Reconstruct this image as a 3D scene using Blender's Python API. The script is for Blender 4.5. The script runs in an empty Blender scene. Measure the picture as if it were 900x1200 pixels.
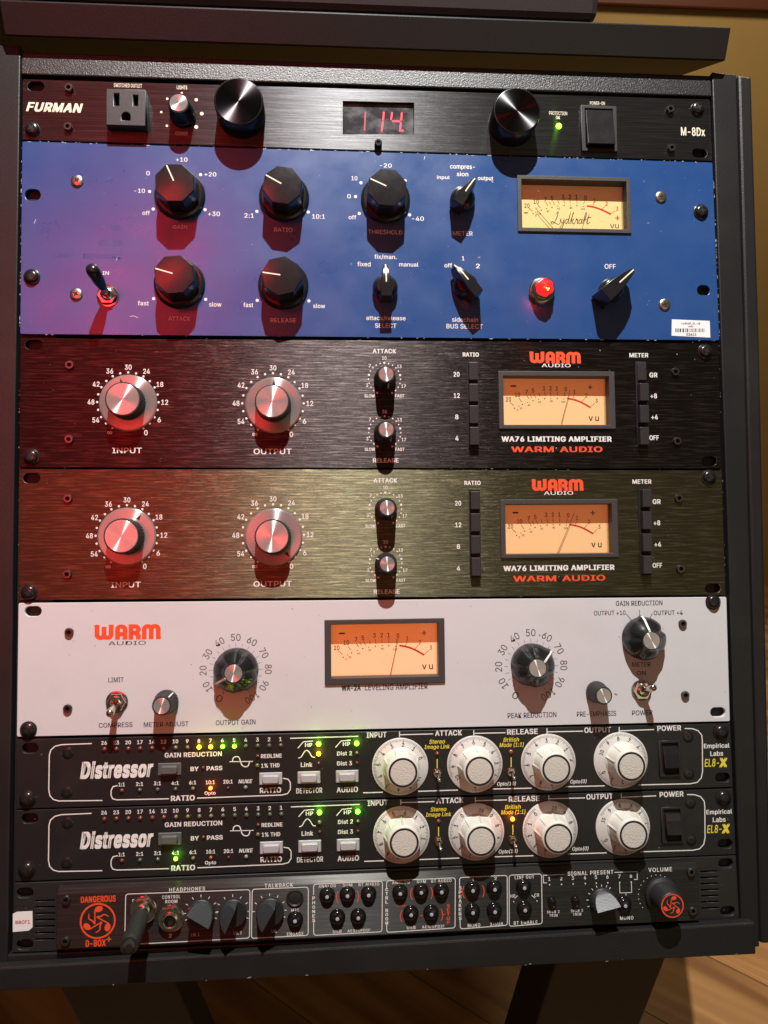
import bpy, bmesh, math, random
from mathutils import Matrix, Vector
random.seed(7)
R = math.radians
SC = bpy.context.scene
COL = SC.collection
# ---------------------------------------------------------------- survey frame
# The rack front is a plane leaning back 26 degrees.  Plane frame, in mm: X right,
# Y up along the front, Z out of the front; origin = top left corner of the units.
TILT = 26.0
FRAME = Matrix.Translation((-0.24, 0.0, 1.02)) @ Matrix.Rotation(R(90 - TILT), 4, 'X')
CAM = Vector((208.1, -321.2, 503.2))
ax, ay, az = R(2.80), R(-3.84), R(-0.57)
CR = Matrix.Rotation(az, 3, 'Z') @ Matrix.Rotation(ay, 3, 'Y') @ Matrix.Rotation(ax, 3, 'X')
FPX = 867.0

def P(x, y, z=0.0):
    """point of the plane at height z seen at survey position x, y"""
    d = CR @ Vector(((x - 450) / FPX, (600 - y) / FPX, -1.0))
    t = (z - CAM.z) / d.z
    q = CAM + d * t
    return Vector((q.x, q.y, z))

def W(p):
    return FRAME @ (Vector(p) * 0.001)

cam = bpy.data.cameras.new('camera')
cam.sensor_fit = 'VERTICAL'; cam.sensor_height = 24.0; cam.lens = 24.0 * FPX / 1200.0
cam.clip_start = 0.01; cam.clip_end = 60
camo = bpy.data.objects.new('camera', cam); COL.objects.link(camo)
camo.matrix_world = Matrix.Translation(W(CAM)) @ (FRAME.to_3x3() @ CR).to_4x4()
SC.camera = camo

SC.view_settings.view_transform = 'Standard'
SC.view_settings.look = 'None'
SC.view_settings.exposure = 0.0
SC.view_settings.gamma = 1.0
world = bpy.data.worlds.new('World'); SC.world = world; world.use_nodes = True
bg = world.node_tree.nodes['Background']
bg.inputs[0].default_value = (1.0, 0.80, 0.60, 1); bg.inputs[1].default_value = 0.068
SC.render.engine = 'CYCLES'
SC.cycles.max_bounces = 6; SC.cycles.transparent_max_bounces = 8
SC.cycles.sample_clamp_indirect = 3.0
SC.cycles.caustics_reflective = False; SC.cycles.caustics_refractive = False

def lamp(name, kind, at, aim, energy, color, **kw):
    l = bpy.data.lights.new(name, kind); l.energy = energy; l.color = color
    for k, v in kw.items(): setattr(l, k, v)
    o = bpy.data.objects.new(name, l); COL.objects.link(o)
    a, b = W(at), W(aim)
    o.location = a; o.rotation_euler = (b - a).to_track_quat('-Z', 'Y').to_euler()
    return o
# ceiling spot, hard white
lamp('ceiling_spot', 'SPOT', (240, 1020, 800), (260, -250, 0), 175, (1.0, 0.97, 0.93),
     spot_size=R(64), spot_blend=0.5, shadow_soft_size=0.007)
# red stage lamp to the left
rl = lamp('red_lamp', 'AREA', (-270, 300, 1260), (40, -130, 0), 0.19, (1.0, 0.02, 0.03),
     shape='RECTANGLE', size=0.15, size_y=0.50, spread=R(42))
rl.rotation_euler = (rl.rotation_euler.to_matrix() @ Matrix.Rotation(R(-42), 3, 'Z')).to_euler()
lamp('red_wash', 'AREA', (-230, -200, 1350), (40, -270, 0), 0.21, (1.0, 0.03, 0.03),
     shape='RECTANGLE', size=0.5, size_y=0.3, spread=R(32))
# added fill light, brightens the wall behind the rack
lamp('wall_fill', 'AREA', (900, 900, -60), (640, 420, -900), 6.0, (1.0, 0.86, 0.60), shape='RECTANGLE', size=0.5, size_y=0.2)
# added warm fill, right of the photographer, for a warm reflection on the panels
lamp('warm_fill', 'AREA', (900, -700, 1500), (420, -300, 0), 1.2, (1.0, 0.83, 0.50),
     shape='RECTANGLE', size=0.9, size_y=0.6)

# ---------------------------------------------------------------- materials
def mat(name, base=(0.5, 0.5, 0.5), rough=0.5, metal=0.0, spec=0.5, coat=0.0, emit=None, es=0.0,
        aniso=0.0, tangent=None, bump=None, mottle=None, rvar=None, coord='Object'):
    m = bpy.data.materials.new(name); m.use_nodes = True
    nt = m.node_tree; b = nt.nodes['Principled BSDF']; L = nt.links.new
    b.inputs['Base Color'].default_value = (*base, 1)
    b.inputs['Roughness'].default_value = rough
    b.inputs['Metallic'].default_value = metal
    b.inputs['Specular IOR Level'].default_value = spec
    b.inputs['Coat Weight'].default_value = coat
    b.inputs['Coat Roughness'].default_value = 0.12 if 'enamel' not in name else 0.26
    if emit:
        b.inputs['Emission Color'].default_value = (*emit, 1); b.inputs['Emission Strength'].default_value = es
    tc = nt.nodes.new('ShaderNodeTexCoord')
    def noise(scale, detail=3, rough_=0.6):
        mp = nt.nodes.new('ShaderNodeMapping'); L(tc.outputs[coord], mp.inputs[0])
        mp.inputs['Scale'].default_value = scale
        n = nt.nodes.new('ShaderNodeTexNoise'); L(mp.outputs[0], n.inputs['Vector'])
        n.inputs['Scale'].default_value = 1; n.inputs['Detail'].default_value = detail
        n.inputs['Roughness'].default_value = rough_
        return n.outputs[0]
    def ramp(sock, a, c, lo, hi):
        r = nt.nodes.new('ShaderNodeMapRange'); L(sock, r.inputs[0])
        r.inputs[1].default_value = a; r.inputs[2].default_value = c
        r.inputs[3].default_value = lo; r.inputs[4].default_value = hi
        return r.outputs[0]
    if bump:      # list of (scale vector, strength, distance)
        prev = None
        for sc_, st, di in bump:
            bn = nt.nodes.new('ShaderNodeBump'); bn.inputs['Strength'].default_value = st
            bn.inputs['Distance'].default_value = di
            L(noise(sc_), bn.inputs['Height'])
            if prev: L(prev, bn.inputs['Normal'])
            prev = bn.outputs[0]
        L(prev, b.inputs['Normal'])
    if mottle:    # (scale vector, other colour, lo, hi)
        sc_, c2, lo, hi = mottle
        mx = nt.nodes.new('ShaderNodeMix'); mx.data_type = 'RGBA'
        mx.inputs[6].default_value = (*base, 1); mx.inputs[7].default_value = (*c2, 1)
        L(ramp(noise(sc_, 6), lo, hi, 0, 1), mx.inputs[0]); L(mx.outputs[2], b.inputs['Base Color'])
    if rvar:      # (scale vector, lo rough, hi rough)
        L(ramp(noise(rvar[0], 5), 0.3, 0.7, rvar[1], rvar[2]), b.inputs['Roughness'])
    if aniso:
        b.inputs['Anisotropic'].default_value = aniso
        if tangent == 'radial':
            t = nt.nodes.new('ShaderNodeTangent'); t.direction_type = 'RADIAL'; t.axis = 'Z'
        else:
            t = nt.nodes.new('ShaderNodeCombineXYZ'); t.inputs[1].default_value = math.sin(R(TILT)); t.inputs[2].default_value = math.cos(R(TILT))
        b.inputs['Anisotropic Rotation'].default_value = 0.25 if tangent == 'radial' else 0.0
        L(t.outputs[0], b.inputs['Tangent'])
    return m

def brushed(name, base, rough, k=1.0, metal=0.9, glint=2.0, gr=(0.45, 0.75), gs=(22, 1000, 1)):  # glint: brighter streaks in the base colour imitate sparkle off the brushing
    return mat(name, base, rough, metal, aniso=0.98, bump=[((20, 900, 1), 0.30 * k, 0.0004), ((60, 2400, 1), 0.4 * k, 0.00018)],
               mottle=(gs, tuple(min(.9, c * glint) for c in base), *gr))

M = {}
M['frame'] = mat('black_textured_steel', (0.013, 0.0125, 0.0125), 0.40, spec=0.4,
                 bump=[((1000, 1000, 1000), 0.35, 0.0004)], mottle=((18, 18, 18), (0.020, 0.019, 0.018), 0.45, 0.8))
M['frame_tex'] = mat('pebbled_black_steel', (0.015, 0.015, 0.015), 0.36, spec=0.65, bump=[((1000, 1000, 1000), 0.55, 0.0006)])
M['case'] = mat('charcoal_case_shell', (0.045, 0.036, 0.038), 0.5, bump=[((500, 500, 500), 0.15, 0.0004)])
M['rail'] = mat('dark_rail_steel', (0.008, 0.008, 0.008), 0.6)
M['shelf'] = mat('black_shelf_laminate', (0.014, 0.012, 0.012), 0.38, bump=[((500, 500, 500), 0.15, 0.0004)])
M['furman'] = brushed('brushed_black_anodised', (0.062, 0.062, 0.064), 0.46, 0.75)
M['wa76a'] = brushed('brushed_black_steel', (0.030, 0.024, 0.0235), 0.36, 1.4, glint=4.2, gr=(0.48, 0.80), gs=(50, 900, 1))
M['wa76b'] = brushed('brushed_black_steel_warm_reflection', (0.092, 0.082, 0.049), 0.39, 1.4, glint=3.0, gr=(0.48, 0.80), gs=(50, 900, 1))  # lighter warm tint in the base colour stands in for the room's reflection
M['blue'] = mat('blue_enamel', (0.014, 0.062, 0.215), 0.33, spec=0.6, coat=0.45, bump=[((220, 220, 220), 0.05, 0.0005)],
                mottle=((26, 30, 26), (0.021, 0.072, 0.235), 0.4, 0.75), rvar=((30, 30, 30), 0.24, 0.40))
M['white'] = mat('pale_grey_enamel', (0.60, 0.605, 0.62), 0.46, spec=0.35,
                 mottle=((16, 22, 16), (0.55, 0.55, 0.56), 0.5, 0.85), bump=[((300, 300, 300), 0.04, 0.0004)])
M['dist'] = mat('black_satin_enamel', (0.012, 0.012, 0.012), 0.42, bump=[((700, 700, 700), 0.12, 0.0003)],
                mottle=((30, 30, 30), (0.020, 0.019, 0.018), 0.5, 0.8))
M['dbox'] = brushed('brushed_black_faceplate', (0.032, 0.031, 0.029), 0.42, 0.4, .6)
M['dbox_ear'] = mat('black_ear_plate', (0.018, 0.017, 0.016), 0.45, bump=[((600, 600, 600), 0.1, 0.0003)])
M['plastic'] = mat('black_knob_plastic', (0.012, 0.012, 0.013), 0.22, spec=0.55,
                   bump=[((300, 300, 300), 0.05, 0.0004)], rvar=((90, 90, 90), 0.19, 0.27))
M['matte'] = mat('matte_black_plastic', (0.016, 0.016, 0.016), 0.5, bump=[((900, 900, 900), 0.25, 0.0003)])
M['bezel'] = mat('charcoal_meter_plastic', (0.045, 0.043, 0.042), 0.5, bump=[((1100, 1100, 1100), 0.35, 0.0004)])
M['outlet'] = mat('grey_black_outlet_plastic', (0.035, 0.035, 0.035), 0.42, bump=[((1200, 1200, 1200), 0.3, 0.0004)])
M['hole'] = mat('hollow_black', (0.004, 0.004, 0.004), 0.7)
M['spun'] = mat('spun_aluminium', (0.54, 0.54, 0.53), 0.34, 0.68, aniso=1.0, tangent='radial')
M['disc'] = mat('turned_aluminium', (0.37, 0.38, 0.37), 0.34, 0.62, aniso=1.0, tangent='radial')
M['spun_black'] = mat('spun_black_aluminium', (0.045, 0.045, 0.047), 0.32, 1.0, aniso=1.0, tangent='radial')
M['chrome'] = mat('nickel_plate', (0.62, 0.58, 0.52), 0.18, 1.0, bump=[((400, 400, 400), 0.1, 0.0003)])
M['steel'] = mat('zinc_screw', (0.6, 0.58, 0.52), 0.28, 1.0, bump=[((600, 600, 600), 0.15, 0.0003)])
M['bolt'] = mat('black_oxide_screw', (0.045, 0.043, 0.042), 0.25, 0.75, bump=[((500, 500, 500), 0.15, 0.0003)])
M['hexs'] = mat('dark_hex_screw', (0.14, 0.12, 0.11), 0.32, 0.9)
M['w_print'] = mat('white_print', (0.80, 0.79, 0.76), 0.5)
M['cream_print'] = mat('cream_print', (0.80, 0.74, 0.58), 0.5)
M['k_print'] = mat('black_print', (0.015, 0.014, 0.016), 0.5)
M['o_print'] = mat('orange_print', (0.80, 0.085, 0.025), 0.5)
M['y_print'] = mat('yellow_print', (0.80, 0.66, 0.05), 0.5)
M['p_print'] = mat('worn_blue_print', (0.030, 0.045, 0.20), 0.5)
M['r_print'] = mat('red_print', (0.62, 0.035, 0.02), 0.5)
M['m_print'] = mat('meter_brown_print', (0.05, 0.022, 0.012), 0.5)
M['m_soft'] = mat('meter_faded_print', (0.30, 0.10, 0.04), 0.5)
M['chip'] = mat('bare_metal_chip', (0.60, 0.62, 0.66), 0.5, 0.2)
M['dust'] = mat('dust_speck', (0.20, 0.23, 0.32), 0.6)
M['dust_w'] = mat('dust_mark', (0.30, 0.29, 0.28), 0.6)
M['grime'] = mat('dark_speck', (0.22, 0.20, 0.19), 0.6)
M['face'] = mat('meter_face_card', (0.76, 0.58, 0.30), 0.6, emit=(1.0, 0.26, 0.07), es=0.28)
M['face_blue'] = mat('meter_face_card_yellow', (0.80, 0.66, 0.28), 0.6, emit=(1.0, 0.32, 0.14), es=0.11)
M['face_2a'] = mat('meter_face_card_amber', (0.80, 0.66, 0.42), 0.6, emit=(1.0, 0.20, 0.035), es=0.50)
M['cream'] = mat('cream_knob_plastic', (0.66, 0.645, 0.58), 0.42, bump=[((250, 250, 250), 0.08, 0.0004)])
M['cream_top'] = mat('pebbled_cream_insert', (0.60, 0.585, 0.52), 0.5, bump=[((900, 900, 900), 0.6, 0.0006)])
M['dial'] = mat('ivory_dial_plate', (0.64, 0.635, 0.60), 0.3, coat=0.3)
M['grey_btn'] = mat('light_grey_button', (0.42, 0.41, 0.44), 0.4)
M['dark_btn'] = mat('smoked_grey_button', (0.10, 0.105, 0.10), 0.4)
M['btn'] = mat('black_push_button', (0.030, 0.028, 0.028), 0.35, bump=[((700, 700, 700), 0.15, 0.0003)])
M['dome'] = mat('gloss_black_button', (0.008, 0.008, 0.008), 0.12)
M['pip'] = mat('grey_light_pipe', (0.42, 0.44, 0.50), 0.35)
M['wing'] = mat('grey_knob_wing', (0.034, 0.036, 0.042), 0.33, bump=[((900, 900, 900), 0.15, 0.0003)])
M['label'] = mat('white_paper_label', (0.80, 0.80, 0.80), 0.6)
M['display'] = mat('smoked_display_window', (0.03, 0.03, 0.034), 0.16, spec=0.6, mottle=((60, 90, 60), (0.16, 0.16, 0.17), 0.45, 0.7))  # lighter mottle puts grey reflections into the window's colour
M['seg'] = mat('lit_red_segment', (0.3, 0.0, 0.0), 0.5, emit=(1.0, 0.02, 0.06), es=2.6)
M['seg_dim'] = mat('faint_red_segment', (0.2, 0.0, 0.0), 0.5, emit=(1.0, 0.02, 0.05), es=0.35)
M['jewel'] = mat('lit_red_jewel', (0.7, 0.01, 0.01), 0.12, spec=0.8, emit=(1.0, 0.015, 0.015), es=1.5)
M['jewel_core'] = mat('lit_jewel_core', (0.8, 0.1, 0.02), 0.3, emit=(1.0, 0.36, 0.05), es=6.0)
M['wood'] = mat('dark_wood_trim', (0.11, 0.026, 0.010), 0.45)
M['wall'] = mat('tan_painted_wall', (0.40, 0.255, 0.085), 0.7, bump=[((60, 60, 60), 0.15, 0.002)],
                mottle=((3, 3, 3), (0.36, 0.23, 0.075), 0.4, 0.7))
LEDC = {'red': ((0.20, 0.045, 0.035), (1.0, 0.03, 0.01)), 'amber': ((0.17, 0.14, 0.07), (1.0, 0.62, 0.01)),
        'green': ((0.09, 0.11, 0.07), (0.25, 1.0, 0.02)), 'orange': ((0.30, 0.06, 0.03), (1.0, 0.16, 0.01)),
        'clear': ((0.25, 0.25, 0.25), (1, 1, 1))}
for k, (dull, lit) in LEDC.items():
    M['led_' + k] = mat('unlit_%s_led' % k, dull, 0.18, spec=0.7)
    M['lit_' + k] = mat('lit_%s_led' % k, dull, 0.3, emit=lit, es=9.0)
def glass_mat():
    m = bpy.data.materials.new('clear_meter_window'); m.use_nodes = True
    nt = m.node_tree; nt.nodes.clear(); L = nt.links.new
    o = nt.nodes.new('ShaderNodeOutputMaterial'); mx = nt.nodes.new('ShaderNodeMixShader')
    t = nt.nodes.new('ShaderNodeBsdfTransparent'); g = nt.nodes.new('ShaderNodeBsdfGlossy')
    t.inputs[0].default_value = (0.96, 0.95, 0.93, 1); g.inputs['Roughness'].default_value = 0.06
    lw = nt.nodes.new('ShaderNodeLayerWeight'); lw.inputs[0].default_value = 0.5
    pw = nt.nodes.new('ShaderNodeMath'); pw.operation = 'POWER'; L(lw.outputs['Facing'], pw.inputs[0]); pw.inputs[1].default_value = 4
    f = nt.nodes.new('ShaderNodeMath'); f.operation = 'MULTIPLY_ADD'; L(pw.outputs[0], f.inputs[0]); f.inputs[1].default_value = 0.6; f.inputs[2].default_value = 0.04
    L(f.outputs[0], mx.inputs[0]); L(t.outputs[0], mx.inputs[1]); L(g.outputs[0], mx.inputs[2]); L(mx.outputs[0], o.inputs[0])
    return m
M['glass'] = glass_mat()
def floor_mat():
    m = mat('oiled_wood_plank', (0.42, 0.20, 0.065), 0.38)
    nt = m.node_tree; b = nt.nodes['Principled BSDF']; L = nt.links.new
    tc = nt.nodes.new('ShaderNodeTexCoord'); oi = nt.nodes.new('ShaderNodeObjectInfo')
    ad = nt.nodes.new('ShaderNodeVectorMath'); ad.operation = 'MULTIPLY_ADD'
    L(oi.outputs['Random'], ad.inputs[0]); ad.inputs[1].default_value = (9, 5, 3); L(tc.outputs['Object'], ad.inputs[2])
    mp = nt.nodes.new('ShaderNodeMapping'); mp.inputs['Scale'].default_value = (2.2, 26, 6); L(ad.outputs[0], mp.inputs[0])
    n = nt.nodes.new('ShaderNodeTexNoise'); n.inputs['Scale'].default_value = 1; n.inputs['Detail'].default_value = 8
    n.inputs['Distortion'].default_value = 0.7; L(mp.outputs[0], n.inputs['Vector'])
    cr = nt.nodes.new('ShaderNodeValToRGB'); L(n.outputs[0], cr.inputs[0])
    cr.color_ramp.elements[0].position = 0.34; cr.color_ramp.elements[0].color = (0.22, 0.095, 0.032, 1)
    cr.color_ramp.elements[1].position = 0.68; cr.color_ramp.elements[1].color = (0.46, 0.235, 0.085, 1)
    hs = nt.nodes.new('ShaderNodeHueSaturation'); L(cr.outputs[0], hs.inputs['Color'])
    mr = nt.nodes.new('ShaderNodeMapRange'); L(oi.outputs['Random'], mr.inputs[0]); mr.inputs[3].default_value = 0.75; mr.inputs[4].default_value = 1.15
    L(mr.outputs[0], hs.inputs['Value']); L(hs.outputs[0], b.inputs['Base Color'])
    bn = nt.nodes.new('ShaderNodeBump'); bn.inputs['Strength'].default_value = 0.2; bn.inputs['Distance'].default_value = 0.001
    L(n.outputs[0], bn.inputs['Height']); L(bn.outputs[0], b.inputs['Normal'])
    return m
M['floor'] = floor_mat()

# ---------------------------------------------------------------- mesh helpers
FONT = {}
import os
SANS = None
for kind in ('LOCAL', 'SYSTEM'):       # the sans serif that ships with Blender; its built-in font otherwise
    fp_ = os.path.join(bpy.utils.resource_path(kind) or '', 'datafiles', 'fonts', 'Inter.woff2')
    if SANS is None and os.path.exists(fp_):
        try: SANS = bpy.data.fonts.load(fp_)
        except Exception: SANS = None
def glyphs(s, bold=0.0, space=1.0):
    space = space + bold * 1.8
    key = (s, bold, space)
    if key not in FONT:
        c = bpy.data.curves.new('lettering_source', 'FONT'); c.body = s; c.space_character = space
        c.resolution_u = 3; c.fill_mode = 'FRONT'
        if SANS and not key[0] == '∞': c.font = SANS
        o = bpy.data.objects.new('lettering_source', c)
        COL.objects.link(o)
        dg = bpy.context.evaluated_depsgraph_get()
        me = bpy.data.meshes.new_from_object(o.evaluated_get(dg))
        vs = [v.co.copy() for v in me.vertices]; fs = [tuple(p.vertices) for p in me.polygons]
        bpy.data.objects.remove(o); bpy.data.curves.remove(c); bpy.data.meshes.remove(me)
        if bold:        # heavier weight: the glyphs laid over themselves, slightly shifted
            n = len(vs); d = bold * .75; v0, f0 = vs, fs; vs, fs = [], []
            for q, (dx, dy) in enumerate(((-d, -d * .6), (d, -d * .6), (d, d * .6), (-d, d * .6))):
                vs += [Vector((v.x + dx, v.y + dy, q)) for v in v0]; fs += [tuple(i + q * n for i in f) for f in f0]
        FONT[key] = (vs, fs)
    return FONT[key]

def arc(cx, cy, r, a0, a1, n=12):
    return [(cx + r * math.cos(R(a0 + (a1 - a0) * i / n)), cy + r * math.sin(R(a0 + (a1 - a0) * i / n))) for i in range(n + 1)]

def spline(pts, n=6):
    out = []
    q = [pts[0]] + list(pts) + [pts[-1]]
    for i in range(1, len(q) - 2):
        p0, p1, p2, p3 = q[i - 1], q[i], q[i + 1], q[i + 2]
        for k in range(n):
            t = k / n
            out.append(tuple(0.5 * (2 * p1[j] + (p2[j] - p0[j]) * t + (2 * p0[j] - 5 * p1[j] + 4 * p2[j] - p3[j]) * t * t +
                                    (3 * p1[j] - p0[j] - 3 * p2[j] + p3[j]) * t ** 3) for j in (0, 1)))
    out.append(tuple(pts[-1]))
    return out

class MB:
    def __init__(s): s.v = []; s.f = []; s.m = []
    def add(s, vs, fs, mi=0):
        k = len(s.v); s.v += [tuple(v) for v in vs]
        for f in fs: s.f.append(tuple(i + k for i in f)); s.m.append(mi)
        return s
    def prism(s, poly, z0, z1, sc=1.0, c=(0, 0), mi=0, top=True, bottom=True):
        n = len(poly)
        vs = [(x, y, z0) for x, y in poly] + [(c[0] + (x - c[0]) * sc, c[1] + (y - c[1]) * sc, z1) for x, y in poly]
        fs = [(i, (i + 1) % n, n + (i + 1) % n, n + i) for i in range(n)]
        if top: fs.append(tuple(range(n, 2 * n)))
        if bottom: fs.append(tuple(range(n - 1, -1, -1)))
        return s.add(vs, fs, mi)
    def box(s, x0, x1, y0, y1, z0, z1, mi=0):
        return s.prism([(x0, y0), (x1, y0), (x1, y1), (x0, y1)], z0, z1, mi=mi)
    def lathe(s, prof, n=32, c=(0, 0), mi=0, flute=None, top=True, bottom=False):
        vs = []; fs = []
        for (r, z) in prof:
            for i in range(n):
                a = 2 * math.pi * i / n; rr = r * (flute(i, n, z) if flute else 1)
                vs.append((c[0] + rr * math.cos(a), c[1] + rr * math.sin(a), z))
        for k in range(len(prof) - 1):
            for i in range(n):
                j = (i + 1) % n; fs.append((k * n + i, k * n + j, (k + 1) * n + j, (k + 1) * n + i))
        if top: fs.append(tuple(range((len(prof) - 1) * n, len(prof) * n)))
        if bottom: fs.append(tuple(range(n - 1, -1, -1)))
        return s.add(vs, fs, mi)
    def disc(s, x, y, r, z=0.06, n=12, mi=0):
        return s.add([(x + r * math.cos(2 * math.pi * i / n), y + r * math.sin(2 * math.pi * i / n), z) for i in range(n)], [tuple(range(n))], mi)
    def ring(s, x, y, r0, r1, z=0.06, n=40, mi=0):
        vs = [(x + r * math.cos(2 * math.pi * i / n), y + r * math.sin(2 * math.pi * i / n), z) for r in (r0, r1) for i in range(n)]
        return s.add(vs, [(i, n + i, n + (i + 1) % n, (i + 1) % n) for i in range(n)], mi)
    def ribbon(s, pts, w, z=0.06, closed=False, mi=0, wf=None):
        pts = [Vector((p[0], p[1])) for p in pts]; n = len(pts)
        if n < 2: return s
        vs = []
        for i in range(n):
            a = pts[i] - pts[i - 1] if (i > 0 or closed) else pts[1] - pts[0]
            b = pts[(i + 1) % n] - pts[i] if (i < n - 1 or closed) else pts[-1] - pts[-2]
            a = a.normalized() if a.length else b.normalized(); b = b.normalized() if b.length else a
            t = (a + b); t = t.normalized() if t.length > 1e-6 else a
            k = 1 / max(0.5, t.dot(a)); nrm = Vector((-t.y, t.x)) * (w * (wf(i / (n - 1)) if wf else 1) / 2 * k)
            vs += [(pts[i].x + nrm.x, pts[i].y + nrm.y, z), (pts[i].x - nrm.x, pts[i].y - nrm.y, z)]
        m = n if closed else n - 1
        return s.add(vs, [(2 * i, 2 * i + 1, 2 * ((i + 1) % n) + 1, 2 * ((i + 1) % n)) for i in range(m)], mi)
    def tube(s, pts, radii, n=14, mi=0):
        vs = []; fs = []
        pts = [Vector(p) for p in pts]
        for i, p in enumerate(pts):
            t = (pts[min(i + 1, len(pts) - 1)] - pts[max(i - 1, 0)]).normalized()
            u = t.orthogonal().normalized() if i == 0 else (u - t * u.dot(t)).normalized()
            w = t.cross(u)
            for k in range(n):
                a = 2 * math.pi * k / n; vs.append(p + (u * math.cos(a) + w * math.sin(a)) * radii[i])
        for i in range(len(pts) - 1):
            for k in range(n):
                j = (k + 1) % n; fs.append((i * n + k, i * n + j, (i + 1) * n + j, (i + 1) * n + k))
        fs.append(tuple(range((len(pts) - 1) * n, len(pts) * n))); fs.append(tuple(range(n - 1, -1, -1)))
        return s.add(vs, fs, mi)
    def text(s, t, x, y, w, h, z=0.06, ang=0.0, shear=0.0, bold=0.0, mi=0, space=1.0):
        vs, fs = glyphs(t, bold, space)
        if not vs: return s
        sx = [v.x + shear * v.y for v in vs]; sy = [v.y for v in vs]
        x0, x1, y0, y1 = min(sx), max(sx), min(sy), max(sy)
        kx = w / max(1e-6, x1 - x0); ky = h / max(1e-6, y1 - y0)
        if t in ('1', '|', 'I'): kx = min(kx, ky)
        if t in ('-', '.'): ky = kx
        ca, sa = math.cos(R(ang)), math.sin(R(ang)); out = []
        for a, b, v in zip(sx, sy, vs):
            a = (a - (x0 + x1) / 2) * kx; b = (b - (y0 + y1) / 2) * ky
            out.append((x + a * ca - b * sa, y + a * sa + b * ca, z + v.z * .012))
        return s.add(out, fs, mi)
    def mesh(s, name, mats, smooth=None, solid=True):
        me = bpy.data.meshes.new(name)
        me.from_pydata([(v[0] * .001, v[1] * .001, v[2] * .001) for v in s.v], [], s.f)
        for m in (mats if isinstance(mats, (list, tuple)) else [mats]): me.materials.append(m)
        for p, i in zip(me.polygons, s.m): p.material_index = i
        if solid:
            b = bmesh.new(); b.from_mesh(me); bmesh.ops.recalc_face_normals(b, faces=b.faces); b.to_mesh(me); b.free()
        if smooth:
            for p in me.polygons: p.use_smooth = True
            me.set_sharp_from_angle(angle=R(smooth))
        return me

AT = {}
def thing(name, label, cat, at, group=None, rot=0.0):
    o = bpy.data.objects.new(name, None); COL.objects.link(o); o.empty_display_size = 0.02
    at = Vector(at); AT[o.name] = at
    o.matrix_world = Matrix.Translation(W(at)) @ FRAME.to_3x3().to_4x4()
    o['label'] = label; o['category'] = cat
    if group: o['group'] = group
    return o

def put(name, me, parent, at=None, rot=0.0, bevel=0.0, label=None, kind=None):
    """link mesh me as a child; at = absolute position in the plane frame"""
    o = bpy.data.objects.new(name, me); COL.objects.link(o)
    at = AT[parent.name].copy() if at is None else Vector(at)
    o.parent = parent; o.location = (at - AT[parent.name]) * 0.001
    if parent.rotation_euler.z and parent.type == 'MESH':
        o.location = Matrix.Rotation(-parent.rotation_euler.z, 3, 'Z') @ o.location
        rot -= math.degrees(parent.rotation_euler.z)
    o.rotation_euler = (0, 0, R(rot)); AT[o.name] = at
    if bevel:
        b = o.modifiers.new('edge_bevel', 'BEVEL'); b.width = bevel * .001; b.segments = 2; b.limit_method = 'ANGLE'; b.angle_limit = R(40)
        b.harden_normals = False
    if label: o['label'] = label
    if kind: o['kind'] = kind
    return o

SH = {}
def shared(key, fn):
    if key not in SH: SH[key] = fn()
    return SH[key]

def slab(name, outline, holes, thick, m, origin, bevel=0.25, z=0.0):
    """plate with real holes; outline and holes are absolute plane-frame polygons"""
    c = bpy.data.curves.new('plate_source', 'CURVE'); c.dimensions = '2D'; c.fill_mode = 'BOTH'
    for poly in [outline] + holes:
        s = c.splines.new('POLY'); s.points.add(len(poly) - 1); s.use_cyclic_u = True
        for i, q in enumerate(poly): s.points[i].co = (q[0] - origin[0], q[1] - origin[1], 0, 1)
    c.extrude = thick / 2 - bevel; c.bevel_depth = bevel; c.bevel_resolution = 1; c.offset = -bevel
    o = bpy.data.objects.new('plate_source', c); COL.objects.link(o)
    me = bpy.data.meshes.new_from_object(o.evaluated_get(bpy.context.evaluated_depsgraph_get()))
    bpy.data.objects.remove(o); bpy.data.curves.remove(c)
    me.name = name; me.materials.clear(); me.materials.append(m)
    for v in me.vertices:
        v.co = Vector((v.co.x, v.co.y, v.co.z - thick / 2 + z)) * .001
    return me

def quad(pts, z=0.0): return [P(x, y, z).xy for x, y in pts]
def rounded(poly, r, n=4):
    out = []; N = len(poly)
    for i in range(N):
        p = Vector(poly[i][:2]); a = (Vector(poly[i - 1][:2]) - p).normalized(); b = (Vector(poly[(i + 1) % N][:2]) - p).normalized()
        for k in range(n + 1):
            t = k / n; out.append(tuple(p + a * r * (1 - t) ** 2 + b * r * t ** 2))
    return out
def rrect(cx, cy, w, h, r, n=5):
    return rounded([(cx - w / 2, cy - h / 2), (cx + w / 2, cy - h / 2), (cx + w / 2, cy + h / 2), (cx - w / 2, cy + h / 2)], r, n)
def slot(x, y, w=11.0, h=6.6):
    c = P(x, y); r = h / 2; k = (w - h) / 2
    return arc(c.x + k, c.y, r, -90, 90, 8) + arc(c.x - k, c.y, r, 90, 270, 8)
def K(x, y):   # mm per survey pixel
    return (P(x + 1, y) - P(x, y)).length

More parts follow.
